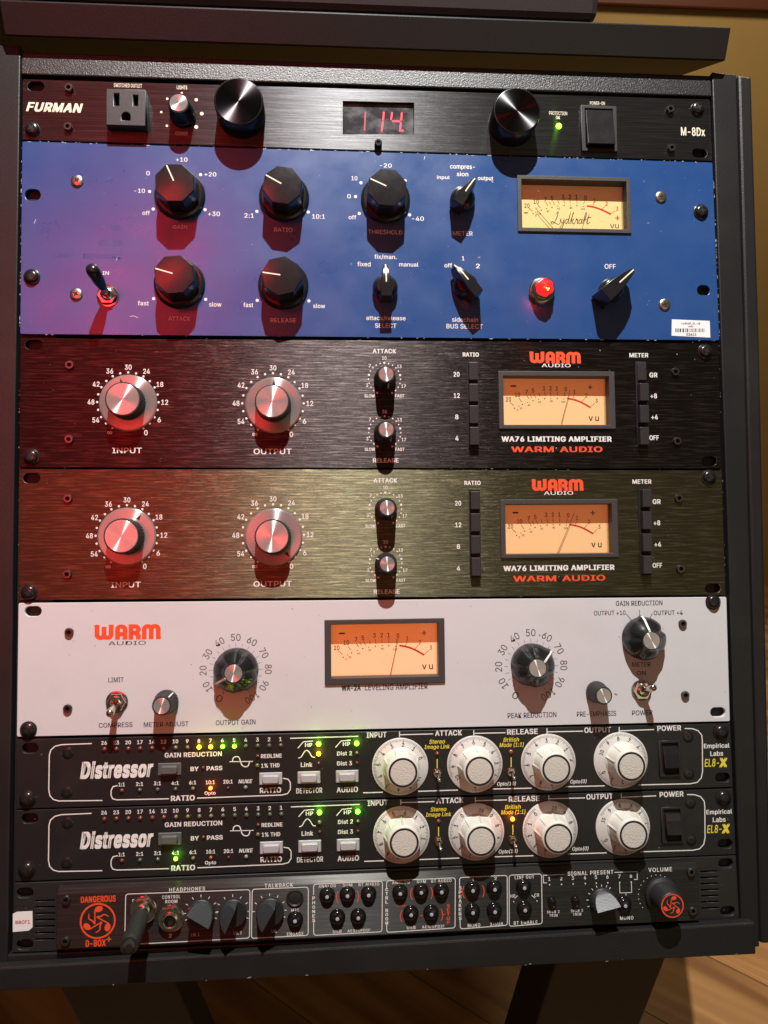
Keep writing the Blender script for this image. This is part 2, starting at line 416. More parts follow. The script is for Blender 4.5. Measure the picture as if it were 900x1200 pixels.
class Print:
    """lettering, positions as surveyed, mm on the plane; shifted for the second unit of a pair.
    Print lying close together (one legend, one scale) becomes one part."""
    def __init__(s, origin, shift=(0, 0), z=0.0):
        s.it = []; s.mb = {}; s.o = Vector(origin); s.s = Vector(shift); s.z = z
    def g(s, c):
        m = MB(); s.it.append((c, m)); s.mb = {**s.mb, c: s.mb.get(c) or MB()}; return m
    def q(s, x, y):
        p = P(x, y, s.z); return (p.x + s.s.x - s.o.x, p.y + s.s.y - s.o.y)
    def t(s, txt, x, y, w, h, c='w', **kw):
        a, b = s.q(x, y); k = K(x, y); s.g(c).text(txt, a, b, w * k, h * k, **kw)
    def dot(s, x, y, r, c='w'):
        a, b = s.q(x, y); s.g(c).disc(a, b, r * K(x, y))
    def line(s, pts, w, c='w', curve=False, closed=False):
        pts = [s.q(*p) for p in pts]
        if curve: pts = spline(pts, 5)
        s.g(c).ribbon(pts, w * 0.575, closed=closed)
    def done(s, parent, gap=4.2, name=None, m=None):
        nm = {'w': ('white_lettering', 'w_print'), 'k': ('black_lettering', 'k_print'), 'o': ('orange_lettering', 'o_print'),
              'y': ('yellow_lettering', 'y_print'), 'p': ('worn_lettering', 'p_print'), 'c': ('cream_lettering', 'cream_print')}
        cl = []
        for c, mb in s.it:
            if not mb.v: continue
            xs = [v[0] for v in mb.v]; ys = [v[1] for v in mb.v]; bb = [min(xs), max(xs), min(ys), max(ys)]
            new = [c, MB().add(mb.v, mb.f), bb]; keep = []
            for k in cl:
                h = k[2]
                if k[0] == c and h[0] - gap < bb[1] and bb[0] < h[1] + gap and h[2] - gap < bb[3] and bb[2] < h[3] + gap:
                    new[1].add(k[1].v, k[1].f); new[2] = bb = [min(bb[0], h[0]), max(bb[1], h[1]), min(bb[2], h[2]), max(bb[3], h[3])]
                else: keep.append(k)
            cl = keep + [new]
        for c, mb, bb in cl:
            cx, cy = (bb[0] + bb[1]) / 2, (bb[2] + bb[3]) / 2
            mb.v = [(x - cx, y - cy, z) for x, y, z in mb.v]
            n_ = name or nm[c][0]
            put(n_, mb.mesh(n_, M[m or nm[c][1]], solid=False), parent, (s.o.x + cx, s.o.y + cy, s.z))

# ---------------------------------------------------------------- small hardware
def cross_recess(mb, r, z, mi=1, rot=20):
    for a in (rot, rot + 90):
        c, s_ = math.cos(R(a)), math.sin(R(a)); w = r * 0.17; l = r * 0.62
        mb.add([(c * u - s_ * v, s_ * u + c * v, z) for u, v in ((-l, -w), (l, -w), (l * 1.0, w), (-l, w))], [(0, 1, 2, 3)], mi)
        z += 0.02
def screw_mesh(r, h, m, rot=20, washer=0.0):
    def f():
        mb = MB()
        if washer: mb.lathe([(washer, 0), (washer, 0.7), (washer * .93, 0.9), (r, 0.95)], 28, mi=0, top=False)
        mb.lathe([(r, 0), (r, h * .35), (r * .92, h * .65), (r * .72, h * .9), (r * .40, h * .99)], 28, mi=0)
        # recess as a sunk star
        z = h + 0.03; st = []
        for i in range(8):
            a = rot + i * 45; q = r * (0.60 if i % 2 == 0 else 0.22)
            st.append((q * math.cos(R(a)), q * math.sin(R(a))))
        mb.prism(st, h * .98, z, mi=1)
        return mb.mesh('screw', [M[m], M['hole']], 35)
    return shared(('screw', r, h, m, rot, washer), f)
def hex_mesh(r=2.9, h=1.8):
    def f():
        mb = MB(); n = 24
        mb.lathe([(r, 0), (r, h * .7), (r * .88, h), (r * .52, h)], n, top=False)
        mb.lathe([(r * .52, h), (r * .50, h * .2)], 6, mi=1)
        return mb.mesh('hex_screw', [M['hexs'], M['hole']], 35)
    return shared(('hex', r, h), f)
def rack_screw(parent, x, y, s=(0, 0), washer=5.4, r=4.6):
    p = P(x, y, 1.5); rot = random.choice((5, 20, 35, 60, 75))
    put('rack_screw', screw_mesh(r, 3.0, 'bolt', rot, washer), parent, (p.x + s[0], p.y + s[1], 0.02))
def hexs(parent, x, y, s=(0, 0), r=2.9, h=1.8, z=0.0):
    p = P(x, y, z + 1); put('hex_screw', hex_mesh(r, h), parent, (p.x + s[0], p.y + s[1], z))

def led(parent, x, y, colour, lit=False, s=(0, 0), r=1.35, z=0.0, power=0.0):
    def f():
        mb = MB(); mb.lathe([(r, 0), (r, 0.5), (r * .86, 1.0), (r * .5, 1.35), (r * .1, 1.45)], 14)
        return mb.mesh('led', M[('lit_' if lit else 'led_') + colour], 60)
    p = P(x, y, z + 0.5)
    at = (p.x + s[0], p.y + s[1], z)
    o = put('led', shared(('led', r, colour, lit), f), parent, at, label=('lit %s led' % colour) if lit else None)
    if lit:
        l = bpy.data.lights.new('led_light', 'POINT'); l.energy = (power or 0.00055) * 2.7; l.color = LEDC[colour][1]; l.shadow_soft_size = 0.0012
        lo = bpy.data.objects.new('led_light', l); COL.objects.link(lo); lo.parent = o; lo.location = (0, 0, 0.0065)
    return o

# ---------------------------------------------------------------- knobs
def knob_root(parent, name, x, y, h, me, rot=0, s=(0, 0), bevel=0, label=None, z=0.0):
    """x, y = where the middle of the cap is seen; h = height of the cap above the panel"""
    p = P(x, y, z + h)
    return put(name, me, parent, (p.x + s[0], p.y + s[1], z), rot, bevel, label)

def faceted_knob(parent, x, y, ex, ey, label=None):
    h = 19.0; p = P(x, y, h); e = P(ex, ey, h); a = math.degrees(math.atan2(e.y - p.y, e.x - p.x))
    def body():
        mb = MB(); mb.lathe([(17.0, 0.1), (17.2, 1.0), (16.6, 2.6), (15.2, 3.4)], 48)
        n = 8; top = []; mid = []; low = []
        for i in range(n):
            t = 2 * math.pi * i / n
            for k, (rr, off) in enumerate(((1.0, 0), (0.955, .5))):
                b = t + off * 2 * math.pi / n
                top.append((13.7 * (1.0 if k == 0 else .925) * math.cos(b), 13.7 * (1.0 if k == 0 else .925) * math.sin(b)))
        m = len(top)
        vs = [(x_ * 1.04, y_ * 1.04, 3.2) for x_, y_ in top] + [(x_ * 1.0, y_ * 1.0, h - 2.0) for x_, y_ in top] + \
             [(x_ * .965, y_ * .965, h - 0.9) for x_, y_ in top] + [(0, 0, h)]
        fs = []
        for k in range(2):
            for i in range(m): fs.append((k * m + i, k * m + (i + 1) % m, (k + 1) * m + (i + 1) % m, (k + 1) * m + i))
        for i in range(0, m, 2):
            fs.append((2 * m + i, 2 * m + i + 1, 2 * m + (i + 2) % m, 3 * m))
        mb.add(vs, fs); return mb.mesh('faceted_knob', M['plastic'], 14)
    def line():
        mb = MB(); L0 = 0.8; L1 = 12.6
        mb.add([(L0, -.42, h + .06), (L1, -.42, h - .72), (L1, .42, h - .72), (L0, .42, h + .06)], [(0, 1, 2, 3)])
        return mb.mesh('indicator_line', M['cream_print'], solid=False)
    k = knob_root(parent, 'faceted_knob', x, y, h, shared('fk', body), a, label=label)
    put('indicator_line', shared('fkl', line), k, AT[k.name], a)
    return k

def pointer_knob(parent, x, y, ang, label=None, h=15.0, Lf=13.5, Lb=9.5, wd=1.0):
    def body():
        mb = MB(); mb.lathe([(8.6, 0.1), (8.7, 4.0), (8.0, 6.5), (6.0, 8.5)], 36)
        # wedge bar: wide blunt tail, narrow tip dropping towards the panel
        sec = [(-Lb, 4.6, 3.9, 1.0, h - .4), (-Lb * .3, 4.6, 3.7, 1.0, h), (Lf * .35, 3.7, 2.6, 1.0, h - .2),
               (Lf * .75, 2.7, 1.7, 2.0, h - 1.6), (Lf, 1.7, 1.1, 4.0, h - 4.0)]
        vs = []; fs = []
        for (u, w0, w1, z0, z1) in sec:
            w0 *= wd; w1 *= wd
            vs += [(u, -w0, z0), (u, w0, z0), (u, w1, z1), (u, -w1, z1)]
        for i in range(len(sec) - 1):
            for k in range(4): fs.append((4 * i + k, 4 * i + (k + 1) % 4, 4 * i + 4 + (k + 1) % 4, 4 * i + 4 + k))
        fs += [(0, 1, 2, 3), tuple(4 * (len(sec) - 1) + k for k in range(4))]
        mb.add(vs, fs); return mb.mesh('pointer_knob', M['plastic'], 30)
    def line():
        mb = MB(); pts = [(Lf * .0, h + .05), (Lf * .35, h - .12), (Lf * .75, h - 1.5), (Lf * .99, h - 3.9)]
        vs = []
        for u, z in pts: vs += [(u, -.42, z), (u, .42, z)]
        mb.add(vs, [(2 * i, 2 * i + 1, 2 * i + 3, 2 * i + 2) for i in range(3)])
        return mb.mesh('indicator_line', M['cream_print'], solid=False)
    k = knob_root(parent, 'pointer_knob', x, y, h, shared(('pk', h, Lf, Lb, wd), body), ang, bevel=0.35, label=label)
    put('indicator_line', shared(('pkl', h, Lf), line), k, AT[k.name], ang)
    return k

def spun_knob(parent, x, y, ang, s):      # big: turned disc skirt, knurled black barrel, spun cap
    h = 13.5
    def skirt():
        mb = MB(); mb.lathe([(19.0, 0.1), (19.2, 0.7), (18.2, 1.5), (11.0, 2.0)], 64, mi=0, top=True)
        mb.add([(17.2, 0, 1.72), (13.4, -1.25, 1.98), (13.4, 1.25, 1.98)], [(0, 1, 2)], 1)
        return mb.mesh('skirted_knob', [M['disc'], M['k_print']], 12)
    def barrel():
        mb = MB(); fl = lambda i, n, z: 1.0 if i % 2 else (0.965 if z < h - .6 else 1.0)
        mb.lathe([(12.0, 2.0), (11.7, h - .9), (11.3, h - .1), (10.7, h)], 72, flute=fl)
        return mb.mesh('barrel', M['matte'], 20)
    def cap():
        mb = MB(); mb.lathe([(10.6, h - .2), (10.5, h + .35), (10.2, h + .5), (3.0, h + .38), (.3, h + .3)], 64)
        return mb.mesh('cap', M['spun'], 12)
    k = knob_root(parent, 'skirted_knob', x, y, h, shared('sk', skirt), ang, s)
    put('barrel', shared('skb', barrel), k, AT[k.name], ang); put('cap', shared('skc', cap), k, AT[k.name], ang)
    return k

def small_knob(parent, x, y, ang, s=(0, 0), r=7.6, rc=4.9, h=15.5, line=True, m='matte'):
    def body():
        mb = MB(); fl = lambda i, n, z: (1.0 if i % 2 else 0.965) if z < h - .8 else 1.0
        mb.lathe([(r, 0.2), (r, 3.0), (r * .92, 4.2), (rc * 1.22, h - .9), (rc * 1.14, h)], 48, flute=fl, mi=0)
        mb.add([(r * .99, -.4, 3.1), (rc * 1.28, -.4, h - 1.2), (rc * 1.28, .4, h - 1.2), (r * .99, .4, 3.1)], [(0, 1, 2, 3)], 1) if line else None
        return mb.mesh('small_knob', [M[m], M['w_print']], 25)
    def cap():
        mb = MB(); mb.lathe([(rc, h - .2), (rc * .97, h + .3), (rc * .3, h + .2), (.1, h + .15)], 40)
        return mb.mesh('cap', M['spun'], 12)
    k = knob_root(parent, 'small_knob', x, y, h, shared(('smk', r, rc, h, line, m), body), ang, s)
    put('cap', shared(('smc', r, rc, h), cap), k, AT[k.name], ang)
    return k

def nib_knob(parent, x, y, ang):          # black bakelite knob with pointer nib and spun centre
    h = 15.0
    def body():
        mb = MB(); n = 72
        def fl(i, n, z):
            a = i / n * 360; d = min(a, 360 - a)
            base = 1.0 + (0.11 * max(0, 1 - d / 13) if z > 1.0 else 0.0)
            if z > 1.0:
                for c in (72, 144, 216, 288):
                    dd = abs(a - c)
                    if dd < 17: base -= 0.14 * (math.cos(dd / 17 * math.pi / 2)) ** 2
            return base
        mb.lathe([(14.6, 0.1), (14.8, 3.5), (14.2, 6.5), (12.2, 9.6), (8.8, 12.2), (6.8, h - .6), (6.4, h)], n, flute=fl)
        return mb.mesh('nib_knob', M['plastic'], 40)
    def line():
        mb = MB(); pts = [(16.0, 4.6), (15.7, 6.7), (13.5, 9.9), (9.8, 12.5), (7.0, h - .2), (6.0, h + .1)]
        vs = []
        for u, z in pts: vs += [(u, -.68, z + .12), (u, .68, z + .12)]
        mb.add(vs, [(2 * i, 2 * i + 1, 2 * i + 3, 2 * i + 2) for i in range(len(pts) - 1)])
        return mb.mesh('indicator_line', M['w_print'], solid=False)
    def cap():
        mb = MB(); mb.lathe([(5.7, h - .3), (5.6, h + .35), (1.5, h + .25), (.1, h + .2)], 44); return mb.mesh('cap', M['spun'], 12)
    k = knob_root(parent, 'nib_knob', x, y, h, shared('nk', body), ang)
    put('indicator_line', shared('nkl', line), k, AT[k.name], ang); put('cap', shared('nkc', cap), k, AT[k.name], ang)
    return k

def toggle(parent, x, y, tx, ty, tz, rn=6.6, rt=2.6, rb=1.6, mlev='chrome', s=(0, 0), hn=3.0, name='toggle_switch', neck=None):
    base = P(x, y, hn); tip = P(tx, ty, tz); at = (base.x + s[0], base.y + s[1], 0.02)
    def nut():
        mb = MB(); mb.lathe([(rn * 1.12, 0), (rn * 1.12, .6), (rn * 1.0, .75)], 32, top=False)
        mb.lathe([(rn, .7), (rn, hn * .75), (rn * .93, hn), (rn * .66, hn)], 6, top=False)
        mb.lathe([(rn * .62, hn * .8), (rn * .62, hn * 1.5), (rn * .52, hn * 1.6), (rn * .42, hn * 1.45), (rn * .40, hn * .8)], 28)
        return mb.mesh('nut', M['chrome'], 30)
    n = put(name, shared(('nut', rn, hn), nut), parent, at)
    d = Vector((tip.x - base.x, tip.y - base.y, tz))
    mb = MB()
    if neck:
        st = d * 0.30
        mb.tube([(0, 0, 1), st, st * 1.2], [rb, rb, rb * .8], 14, 1)
        mb.tube([st, st + d * .08, d * .55, d * .86, d * .96, d], [rt * .62, rt * .72, rt * .9, rt, rt * .85, rt * .35], 18, 0)
    else:
        mb.tube([(0, 0, 1), d * .6, d * .9, d * .98, d * 1.02], [rb, rt * .85, rt, rt * .8, rt * .3], 18, 0)
    put('lever', mb.mesh('lever', [M[mlev], M['chrome']], 50), n, at)
    return n

# ---------------------------------------------------------------- VU meter
def frac(u, v, rc):
    (x0, y0), (x1, y1), (x2, y2), (x3, y3) = rc
    x = (x0 * (1 - u) + x1 * u) * (1 - v) + (x3 * (1 - u) + x2 * u) * v
    y = (y0 * (1 - u) + y1 * u) * (1 - v) + (y3 * (1 - u) + y2 * u) * v
    return x, y
def vu_meter(parent, outer, inner, facerc, needle, facem, s=(0, 0), script=False, needle_lab=None):
    zf, zd = 1.2, -7.0
    O = [P(x, y, zf).xy for x, y in outer]; I = [P(x, y, zf).xy for x, y in inner]
    c = sum(O, Vector((0, 0))) / 4
    # square the frame up: mean half width and height
    hw = (abs(O[0].x - c.x) + abs(O[1].x - c.x) + abs(O[2].x - c.x) + abs(O[3].x - c.x)) / 4
    hh = sum(abs(q.y - c.y) for q in O) / 4
    ci = sum(I, Vector((0, 0))) / 4 - c
    iw = sum(abs(q.x - c.x - ci.x) for q in I) / 4; ih = sum(abs(q.y - c.y - ci.y) for q in I) / 4
    org = (c.x + s[0], c.y + s[1], 0)
    mb = MB()
    o = [(-hw, -hh), (hw, -hh), (hw, hh), (-hw, hh)]; i_ = [(ci.x + a * iw, ci.y + b * ih) for a, b in ((-1, -1), (1, -1), (1, 1), (-1, 1))]
    vs = [(x, y, 0.0) for x, y in o] + [(x, y, zf) for x, y in o] + [(x, y, zf) for x, y in i_] + [(x, y, zd - .5) for x, y in i_]
    fs = [(k * 4 + j, k * 4 + (j + 1) % 4, (k + 1) * 4 + (j + 1) % 4, (k + 1) * 4 + j) for k in range(3) for j in range(4)]
    me = MB().add(vs, fs).mesh('vu_meter', M['bezel'], solid=False)
    fr = put('vu_meter', me, parent, org, bevel=0.35)
    # face card
    f = MB(); m_ = 1.2
    f.add([(ci.x - iw + .05, ci.y - ih + .05, zd), (ci.x + iw - .05, ci.y - ih + .05, zd), (ci.x + iw - .05, ci.y + ih - .05, zd), (ci.x - iw + .05, ci.y + ih - .05, zd)], [(0, 1, 2, 3)])
    put('face', f.mesh('face', M[facem], solid=False), fr, org)
    rc = facerc
    def Q(u, v):   # fraction of the face as seen
        p = P(*frac(u, v, rc), zd); return (p.x - c.x, p.y - c.y)
    k = (Vector(Q(1, .5)) - Vector(Q(0, .5))).length / 682.0      # mm per survey unit
    U = lambda x, y: Q((x - 68) / 682.0, (y - 265) / 315.0)
    B = MB(); S_ = MB(); RD = MB(); z = zd + .08
    def num(mb, t, x, y, h=30, w=None, **kw):
        a, b = U(x, y); mb.text(t, a, b, (w or 17 * len(t)) * k, h * k, z=z, bold=.015, **kw)
    for t, x, y in (('20', 95, 408), ('10', 158, 375), ('7', 222, 355), ('5', 267, 345), ('3', 343, 330), ('2', 390, 328), ('1', 435, 328), ('0', 497, 333)):
        num(B, t, x, y, w=(17 if len(t) == 1 else 36))
    for t, x, y in (('1', 558, 352), ('2', 640, 378), ('3', 712, 415)): num(RD if script else S_, t, x, y, 28, 16)
    for a, b in (((133, 452), (106, 428)), ((188, 426), (168, 398)), ((240, 405), (222, 376)), ((258, 396), (245, 372)), ((285, 396), (271, 367)), ((316, 388), (306, 360)),
                 ((353, 384), (347, 355)), ((391, 382), (391, 352)), ((437, 382), (438, 352)), ((483, 386), (491, 355))):
        B.ribbon([U(*a), U(*b)], 3.2 * k, z)
    for a, b in (((545, 400), (556, 372)), ((607, 424), (630, 397)), ((668, 460), (697, 433))): S_.ribbon([U(*a), U(*b)], 3.2 * k, z)
    for n_, (x, y) in enumerate(((137, 470), (167, 455), (193, 442), (230, 428), (266, 416), (305, 407), (349, 401), (392, 399), (437, 399), (482, 403))):
        a, b = U(x, y); B.disc(a, b, (4.6 if n_ % 2 == 0 else 3.6) * k, z, 8)
    for t, x, y in (('0', 156, 484), ('20', 182, 470), ('40', 238, 446), ('60', 312, 425), ('80', 396, 418), ('100', 478, 423)): num(B, t, x, y, 12, 9 * len(t))
    RD.ribbon(spline([U(*q) for q in ((505, 398), (560, 409), (610, 429), (668, 463))], 5), 11 * k, z + .03)
    if script:
        num(RD, '+', 712, 492, 30, 30); num(B, '-', 88, 465, 6, 26)
        a, b = U(690, 560); B.text('VU', a, b, 62 * k, 28 * k, z=z, bold=.01)
        for st in SCRIPT:
            B.ribbon([U(262 + px * 58, 548 - py * 92) for px, py in spline(st, 6)], 3.6 * k, z + .02, wf=lambda t: 0.7 + 0.7 * abs(math.sin(t * 7)))
    else:
        num(B, '-', 130, 314, 5, 38); num(S_, '+', 668, 318, 32, 32)
        a, b = U(690, 542); B.text('VU', a, b, 72 * k, 34 * k, z=z, space=1.3) if False else B.text('vu', a, b, 72 * k, 32 * k, z=z, space=1.3, bold=.015)
    put('scale_print', B.mesh('scale_print', M['m_print'], solid=False), fr, org)
    put('red_scale_print', RD.mesh('red_scale_print', M['r_print'], solid=False), fr, org)
    put('faded_scale_print', S_.mesh('faded_scale_print', M['m_soft'], solid=False), fr, org)
    n0, n1 = needle; a = Vector(U(*n0)); b = Vector(U(*n1)); nb = MB()
    ext = (a - b).normalized(); a2 = a + ext * 1.0
    a2.y = max(a2.y, ci.y - ih + .2)
    nb.tube([(a2.x, a2.y, zd + 1.6), (b.x, b.y, zd + 1.6)], [.2, .14], 6)
    put('needle', nb.mesh('needle', M['m_print']), fr, org)
    g = MB(); zg = -0.3
    g.add([(ci.x - iw, ci.y - ih, zg), (ci.x + iw, ci.y - ih, zg), (ci.x + iw, ci.y + ih, zg), (ci.x - iw, ci.y + ih, zg)], [(0, 1, 2, 3)])
    put('glass', g.mesh('glass', M['glass'], solid=False), fr, org)
    # moulded clear lip along the right and lower inside edge
    lip = MB(); e = .5
    lip.box(ci.x + iw - e - .6, ci.x + iw - e, ci.y - ih + .2, ci.y + ih - .6, zd + .1, zd + 3.2)
    lip.box(ci.x - iw + .3, ci.x + iw - e - .7, ci.y - ih + .1, ci.y - ih + .55, zd + .1, zd + 3.2)
    put('window_lip', lip.mesh('window_lip', M['glass']), fr, org)
    hole = [(c.x + s[0] + x, c.y + s[1] + y) for x, y in ((-hw + .8, -hh + .8), (hw - .8, -hh + .8), (hw - .8, hh - .8), (-hw + .8, hh - .8))]
    return hole
SCRIPT = [[(0.55, .85), (.78, 1.05), (.74, .8), (.5, .35), (.2, .02), (-.05, .02), (.05, .2), (.4, .08), (.8, -.05), (1.0, .1)],
          [(1.0, .15), (1.1, .45), (1.12, .15), (1.28, .1), (1.5, .45), (1.38, -.05), (1.15, -.42), (.95, -.4), (1.2, -.08), (1.6, .18)],
          [(1.98, .4), (1.78, .42), (1.6, .2), (1.7, .03), (1.9, .22), (2.25, 1.0)], [(2.25, 1.0), (1.98, .15), (2.15, .08)],
          [(2.15, .08), (2.6, 1.0), (2.5, .85), (2.25, .0)], [(2.3, .2), (2.6, .45), (2.42, .25), (2.58, .02), (2.75, .12)],
          [(2.75, .12), (2.95, .48), (2.93, .36), (3.1, .4), (3.0, .06), (3.15, .1)],
          [(3.55, .4), (3.35, .4), (3.2, .2), (3.3, .03), (3.5, .2), (3.62, .42), (3.52, .08), (3.68, .1)],
          [(3.68, .1), (4.05, .98), (4.15, .88), (3.85, .3), (3.6, -.42)], [(3.72, .35), (4.15, .42)],
          [(4.1, .1), (4.45, .88)], [(4.45, .88), (4.15, .1), (4.3, .06), (4.5, .22)], [(4.15, .55), (4.7, .64)]]

def warm_logo(pr, x, y, w, h, col='o'):
    """the heavy rounded four-letter word mark, drawn as thick strokes"""
    mb = pr.g(col); st = .27; parts = []
    def up(cx, x0, x1, y0=0.0): return [(x0, y0), (x0, .66)] + arc((x0 + x1) / 2, .66, (x1 - x0) / 2, 180, 0, 10) + [(x1, y0)]
    def dn(x0, x1, ya, yb): return [(x0, ya), (x0, .34)] + arc((x0 + x1) / 2, .34, (x1 - x0) / 2, 180, 360, 10) + [(x1, yb)]
    ox = 0
    parts += [dn(.13, .53, 1.0, .86), dn(.53, .93, .86, 1.0), [(-.02, .95), (.2, .95)]]
    ox = 1.16
    parts += [[(ox + a, b) for a, b in up(0, .13, .56)], [(ox + .13, .36), (ox + .56, .36)]]
    ox = 1.92
    parts += [[(ox + .13, 0), (ox + .13, .87), (ox + .34, .87)] + [(ox + a, b) for a, b in arc(.34, .65, .22, 90, -60, 8)] + [(ox + .13, .42)],
              [(ox + .40, .42), (ox + .56, .25), (ox + .56, 0)]]
    ox = 2.68
    parts += [[(ox + a, b) for a, b in up(0, .13, .53)], [(ox + a, b) for a, b in up(0, .53, .93)], [(ox + .9, .04), (ox + 1.08, .04)]]
    a, b = pr.q(x, y); k = K(x, y); kx = w * k / 3.78; ky = h * k
    z = .06
    for q in parts:
        z += .008
        pts = [(p[0], p[1]) for p in q]; tmp = MB().ribbon(pts, st, z)
        mb.add([(a + (vx - 1.86) * kx, b + (min(max(vy, 0), 1.0) - .5) * ky, vz) for vx, vy, vz in tmp.v], tmp.f)

def notes_logo(mb, cx, cy, r, z, rot=0, ring=True):
    if ring: mb.ring(cx, cy, r * .90, r, z)
    for k in range(3):
        a = R(90 + rot - 120 * k); c, s_ = math.cos(a - math.pi / 2), math.sin(a - math.pi / 2)
        T = lambda x, y: (cx + (x * c - y * s_) * r, cy + (x * s_ + y * c) * r)
        e = []
        for i in range(16):
            t = 2 * math.pi * i / 16; ex, ey = .23 * math.cos(t), .16 * math.sin(t)
            e.append(T(.05 + ex * .95 - ey * .3, .66 + ey + ex * .3))
        mb.add([(x, y, z) for x, y in e], [tuple(range(16))])
        mb.ribbon([T(-.16, .62), T(-.16, -.16)], r * .07, z + .01)
        mb.ribbon([T(*q) for q in spline([(-.16, -.16), (-.30, .02), (-.48, .14), (-.50, .42)], 5)], r * .09, z + .02, wf=lambda t: 1.2 - .7 * t)

def chips(parent, pts, m, n, size, inward, z=0.07, sd=1):
    """paint chips along the edges of a plate: small irregular flakes"""
    rnd = random.Random(sd); mb = MB(); o = AT[parent.name]
    for _ in range(n):
        k = rnd.randrange(len(pts)); a = Vector(pts[k][:2]); b = Vector(pts[(k + 1) % len(pts)][:2])
        t = rnd.random(); p = a.lerp(b, t); d = (b - a).normalized(); nn = Vector((-d.y, d.x))
        L = size * rnd.uniform(.3, 1.6) * (2.5 if rnd.random() < .15 else 1); H = size * rnd.uniform(.15, .5)
        q = p + nn * inward; vs = []
        for i in range(7):
            u = 2 * math.pi * i / 7; vs.append(q + d * math.cos(u) * L * rnd.uniform(.6, 1) + nn * (math.sin(u) * H * rnd.uniform(.5, 1)))
        mb.add([(v.x - o.x, v.y - o.y, z) for v in vs], [tuple(range(7))])
    return mb
def specks(mb, poly, n, r0, r1, z=0.05, sd=3, org=(0, 0)):
    rnd = random.Random(sd); xs = [p[0] for p in poly]; ys = [p[1] for p in poly]
    for _ in range(n):
        x = rnd.uniform(min(xs) + 3, max(xs) - 3); y = rnd.uniform(min(ys) + 3, max(ys) - 3); r = rnd.uniform(r0, r1) * (2 if rnd.random() < .06 else 1)
        a0 = rnd.random() * 6; el = rnd.uniform(1, 2.6)
        mb.add([(x - org[0] + r * el * math.cos(a0) * math.cos(t) - r * math.sin(a0) * math.sin(t), y - org[1] + r * el * math.sin(a0) * math.cos(t) + r * math.cos(a0) * math.sin(t), z)
                for t in [2 * math.pi * i / 6 for i in range(6)]], [tuple(range(6))])
    return mb

def numbers_ring(mb, cx, cy, items, rad, w, h, rotate=False, z=.06, org=(0, 0), bold=0.0, ch=1.0):
    for t, a in items:
        x = cx + rad * math.cos(R(a)); y = cy + rad * math.sin(R(a))
        mb.text(t, x, y, w * len(t) * (1 if len(t) > 1 else ch), h, z=z, ang=(a - 90) if rotate else 0, bold=bold)
#BODY#

# ================================================================ SETTING
def wpt(px, py, plane):
    """world point on ('z', height) or ('y', depth) seen at survey position"""
    d = (FRAME.to_3x3() @ (CR @ Vector(((px - 450) / FPX, (600 - py) / FPX, -1.0)))).normalized(); c = W(CAM)
    i = 'xyz'.index(plane[0]); t = (plane[1] - c[i]) / d[i]
    return c + d * t
def wobj(name, mb, m, parent=None, kind=None, bevel=0, solid=True, loc=(0, 0, 0)):
    me = mb.mesh(name, m, solid=solid)          # mb in mm
    o = bpy.data.objects.new(name, me); COL.objects.link(o); o.location = loc
    if parent: o.parent = parent
    if kind: o['kind'] = kind
    if bevel:
        b = o.modifiers.new('edge_bevel', 'BEVEL'); b.width = bevel; b.segments = 2; b.limit_method = 'ANGLE'
    return o
FLOORZ = 0.0
fl = wobj('floor', MB().add([(-6000, -4000, -3), (6000, -4000, -3), (6000, 6000, -3), (-6000, 6000, -3)], [(0, 1, 2, 3)]), M['wood'], kind='structure', solid=False)
PW, PL = 0.125, 1.4
plank_me = {}
fang = R(-37)
for i in range(-22, 22):
    for j in range(-2, 3):
        nm = 'plank'
        if 'p' not in plank_me:
            plank_me['p'] = MB().box(-PL * 500 + .6, PL * 500 - .6, -PW * 500 + .6, PW * 500 - .6, -2.5, 0).mesh('plank', M['floor'])
        o = bpy.data.objects.new(nm, plank_me['p']); COL.objects.link(o); o.parent = fl
        u = j * PL + (i % 3) * PL / 3; v = i * PW
        o.location = (0.5 + u * math.cos(fang) - v * math.sin(fang), 0.6 + u * math.sin(fang) + v * math.cos(fang), 0.0)
        o.rotation_euler = (0, 0, fang)
WALLY = 1.15
wobj('wall', MB().box(-5000, 5000, WALLY * 1000, WALLY * 1000 + 100, -3, 3600), M['wall'], kind='structure')
zt = wpt(800, 11, ('y', WALLY)).z
tr = wobj('wall_trim', MB().box(-5000, 5000, WALLY * 1000 - 18, WALLY * 1000 - .5, zt * 1000, zt * 1000 + 130), M['wood'], bevel=.003)
tr['kind'] = 'structure'

# ================================================================ RACK
# plane coordinates of the frame lines
LX = P(22, 500).x; RX = (P(836, 190).x + P(866, 1060).x) / 2
rack = thing('equipment_rack', 'black textured steel equipment rack leaning back on splayed legs, holding every unit', 'rack', (240, -640, -30))
def rput(name, mb, m='frame', bevel=0.8, label=None):
    o = AT[rack.name]; mb.v = [(x - o.x, y - o.y, z - o.z) for x, y, z in mb.v]
    return put(name, mb.mesh(name, M[m]), rack, bevel=bevel, label=label)
TOPY = 17.5; BOTY = P(450, 1132, 3).y
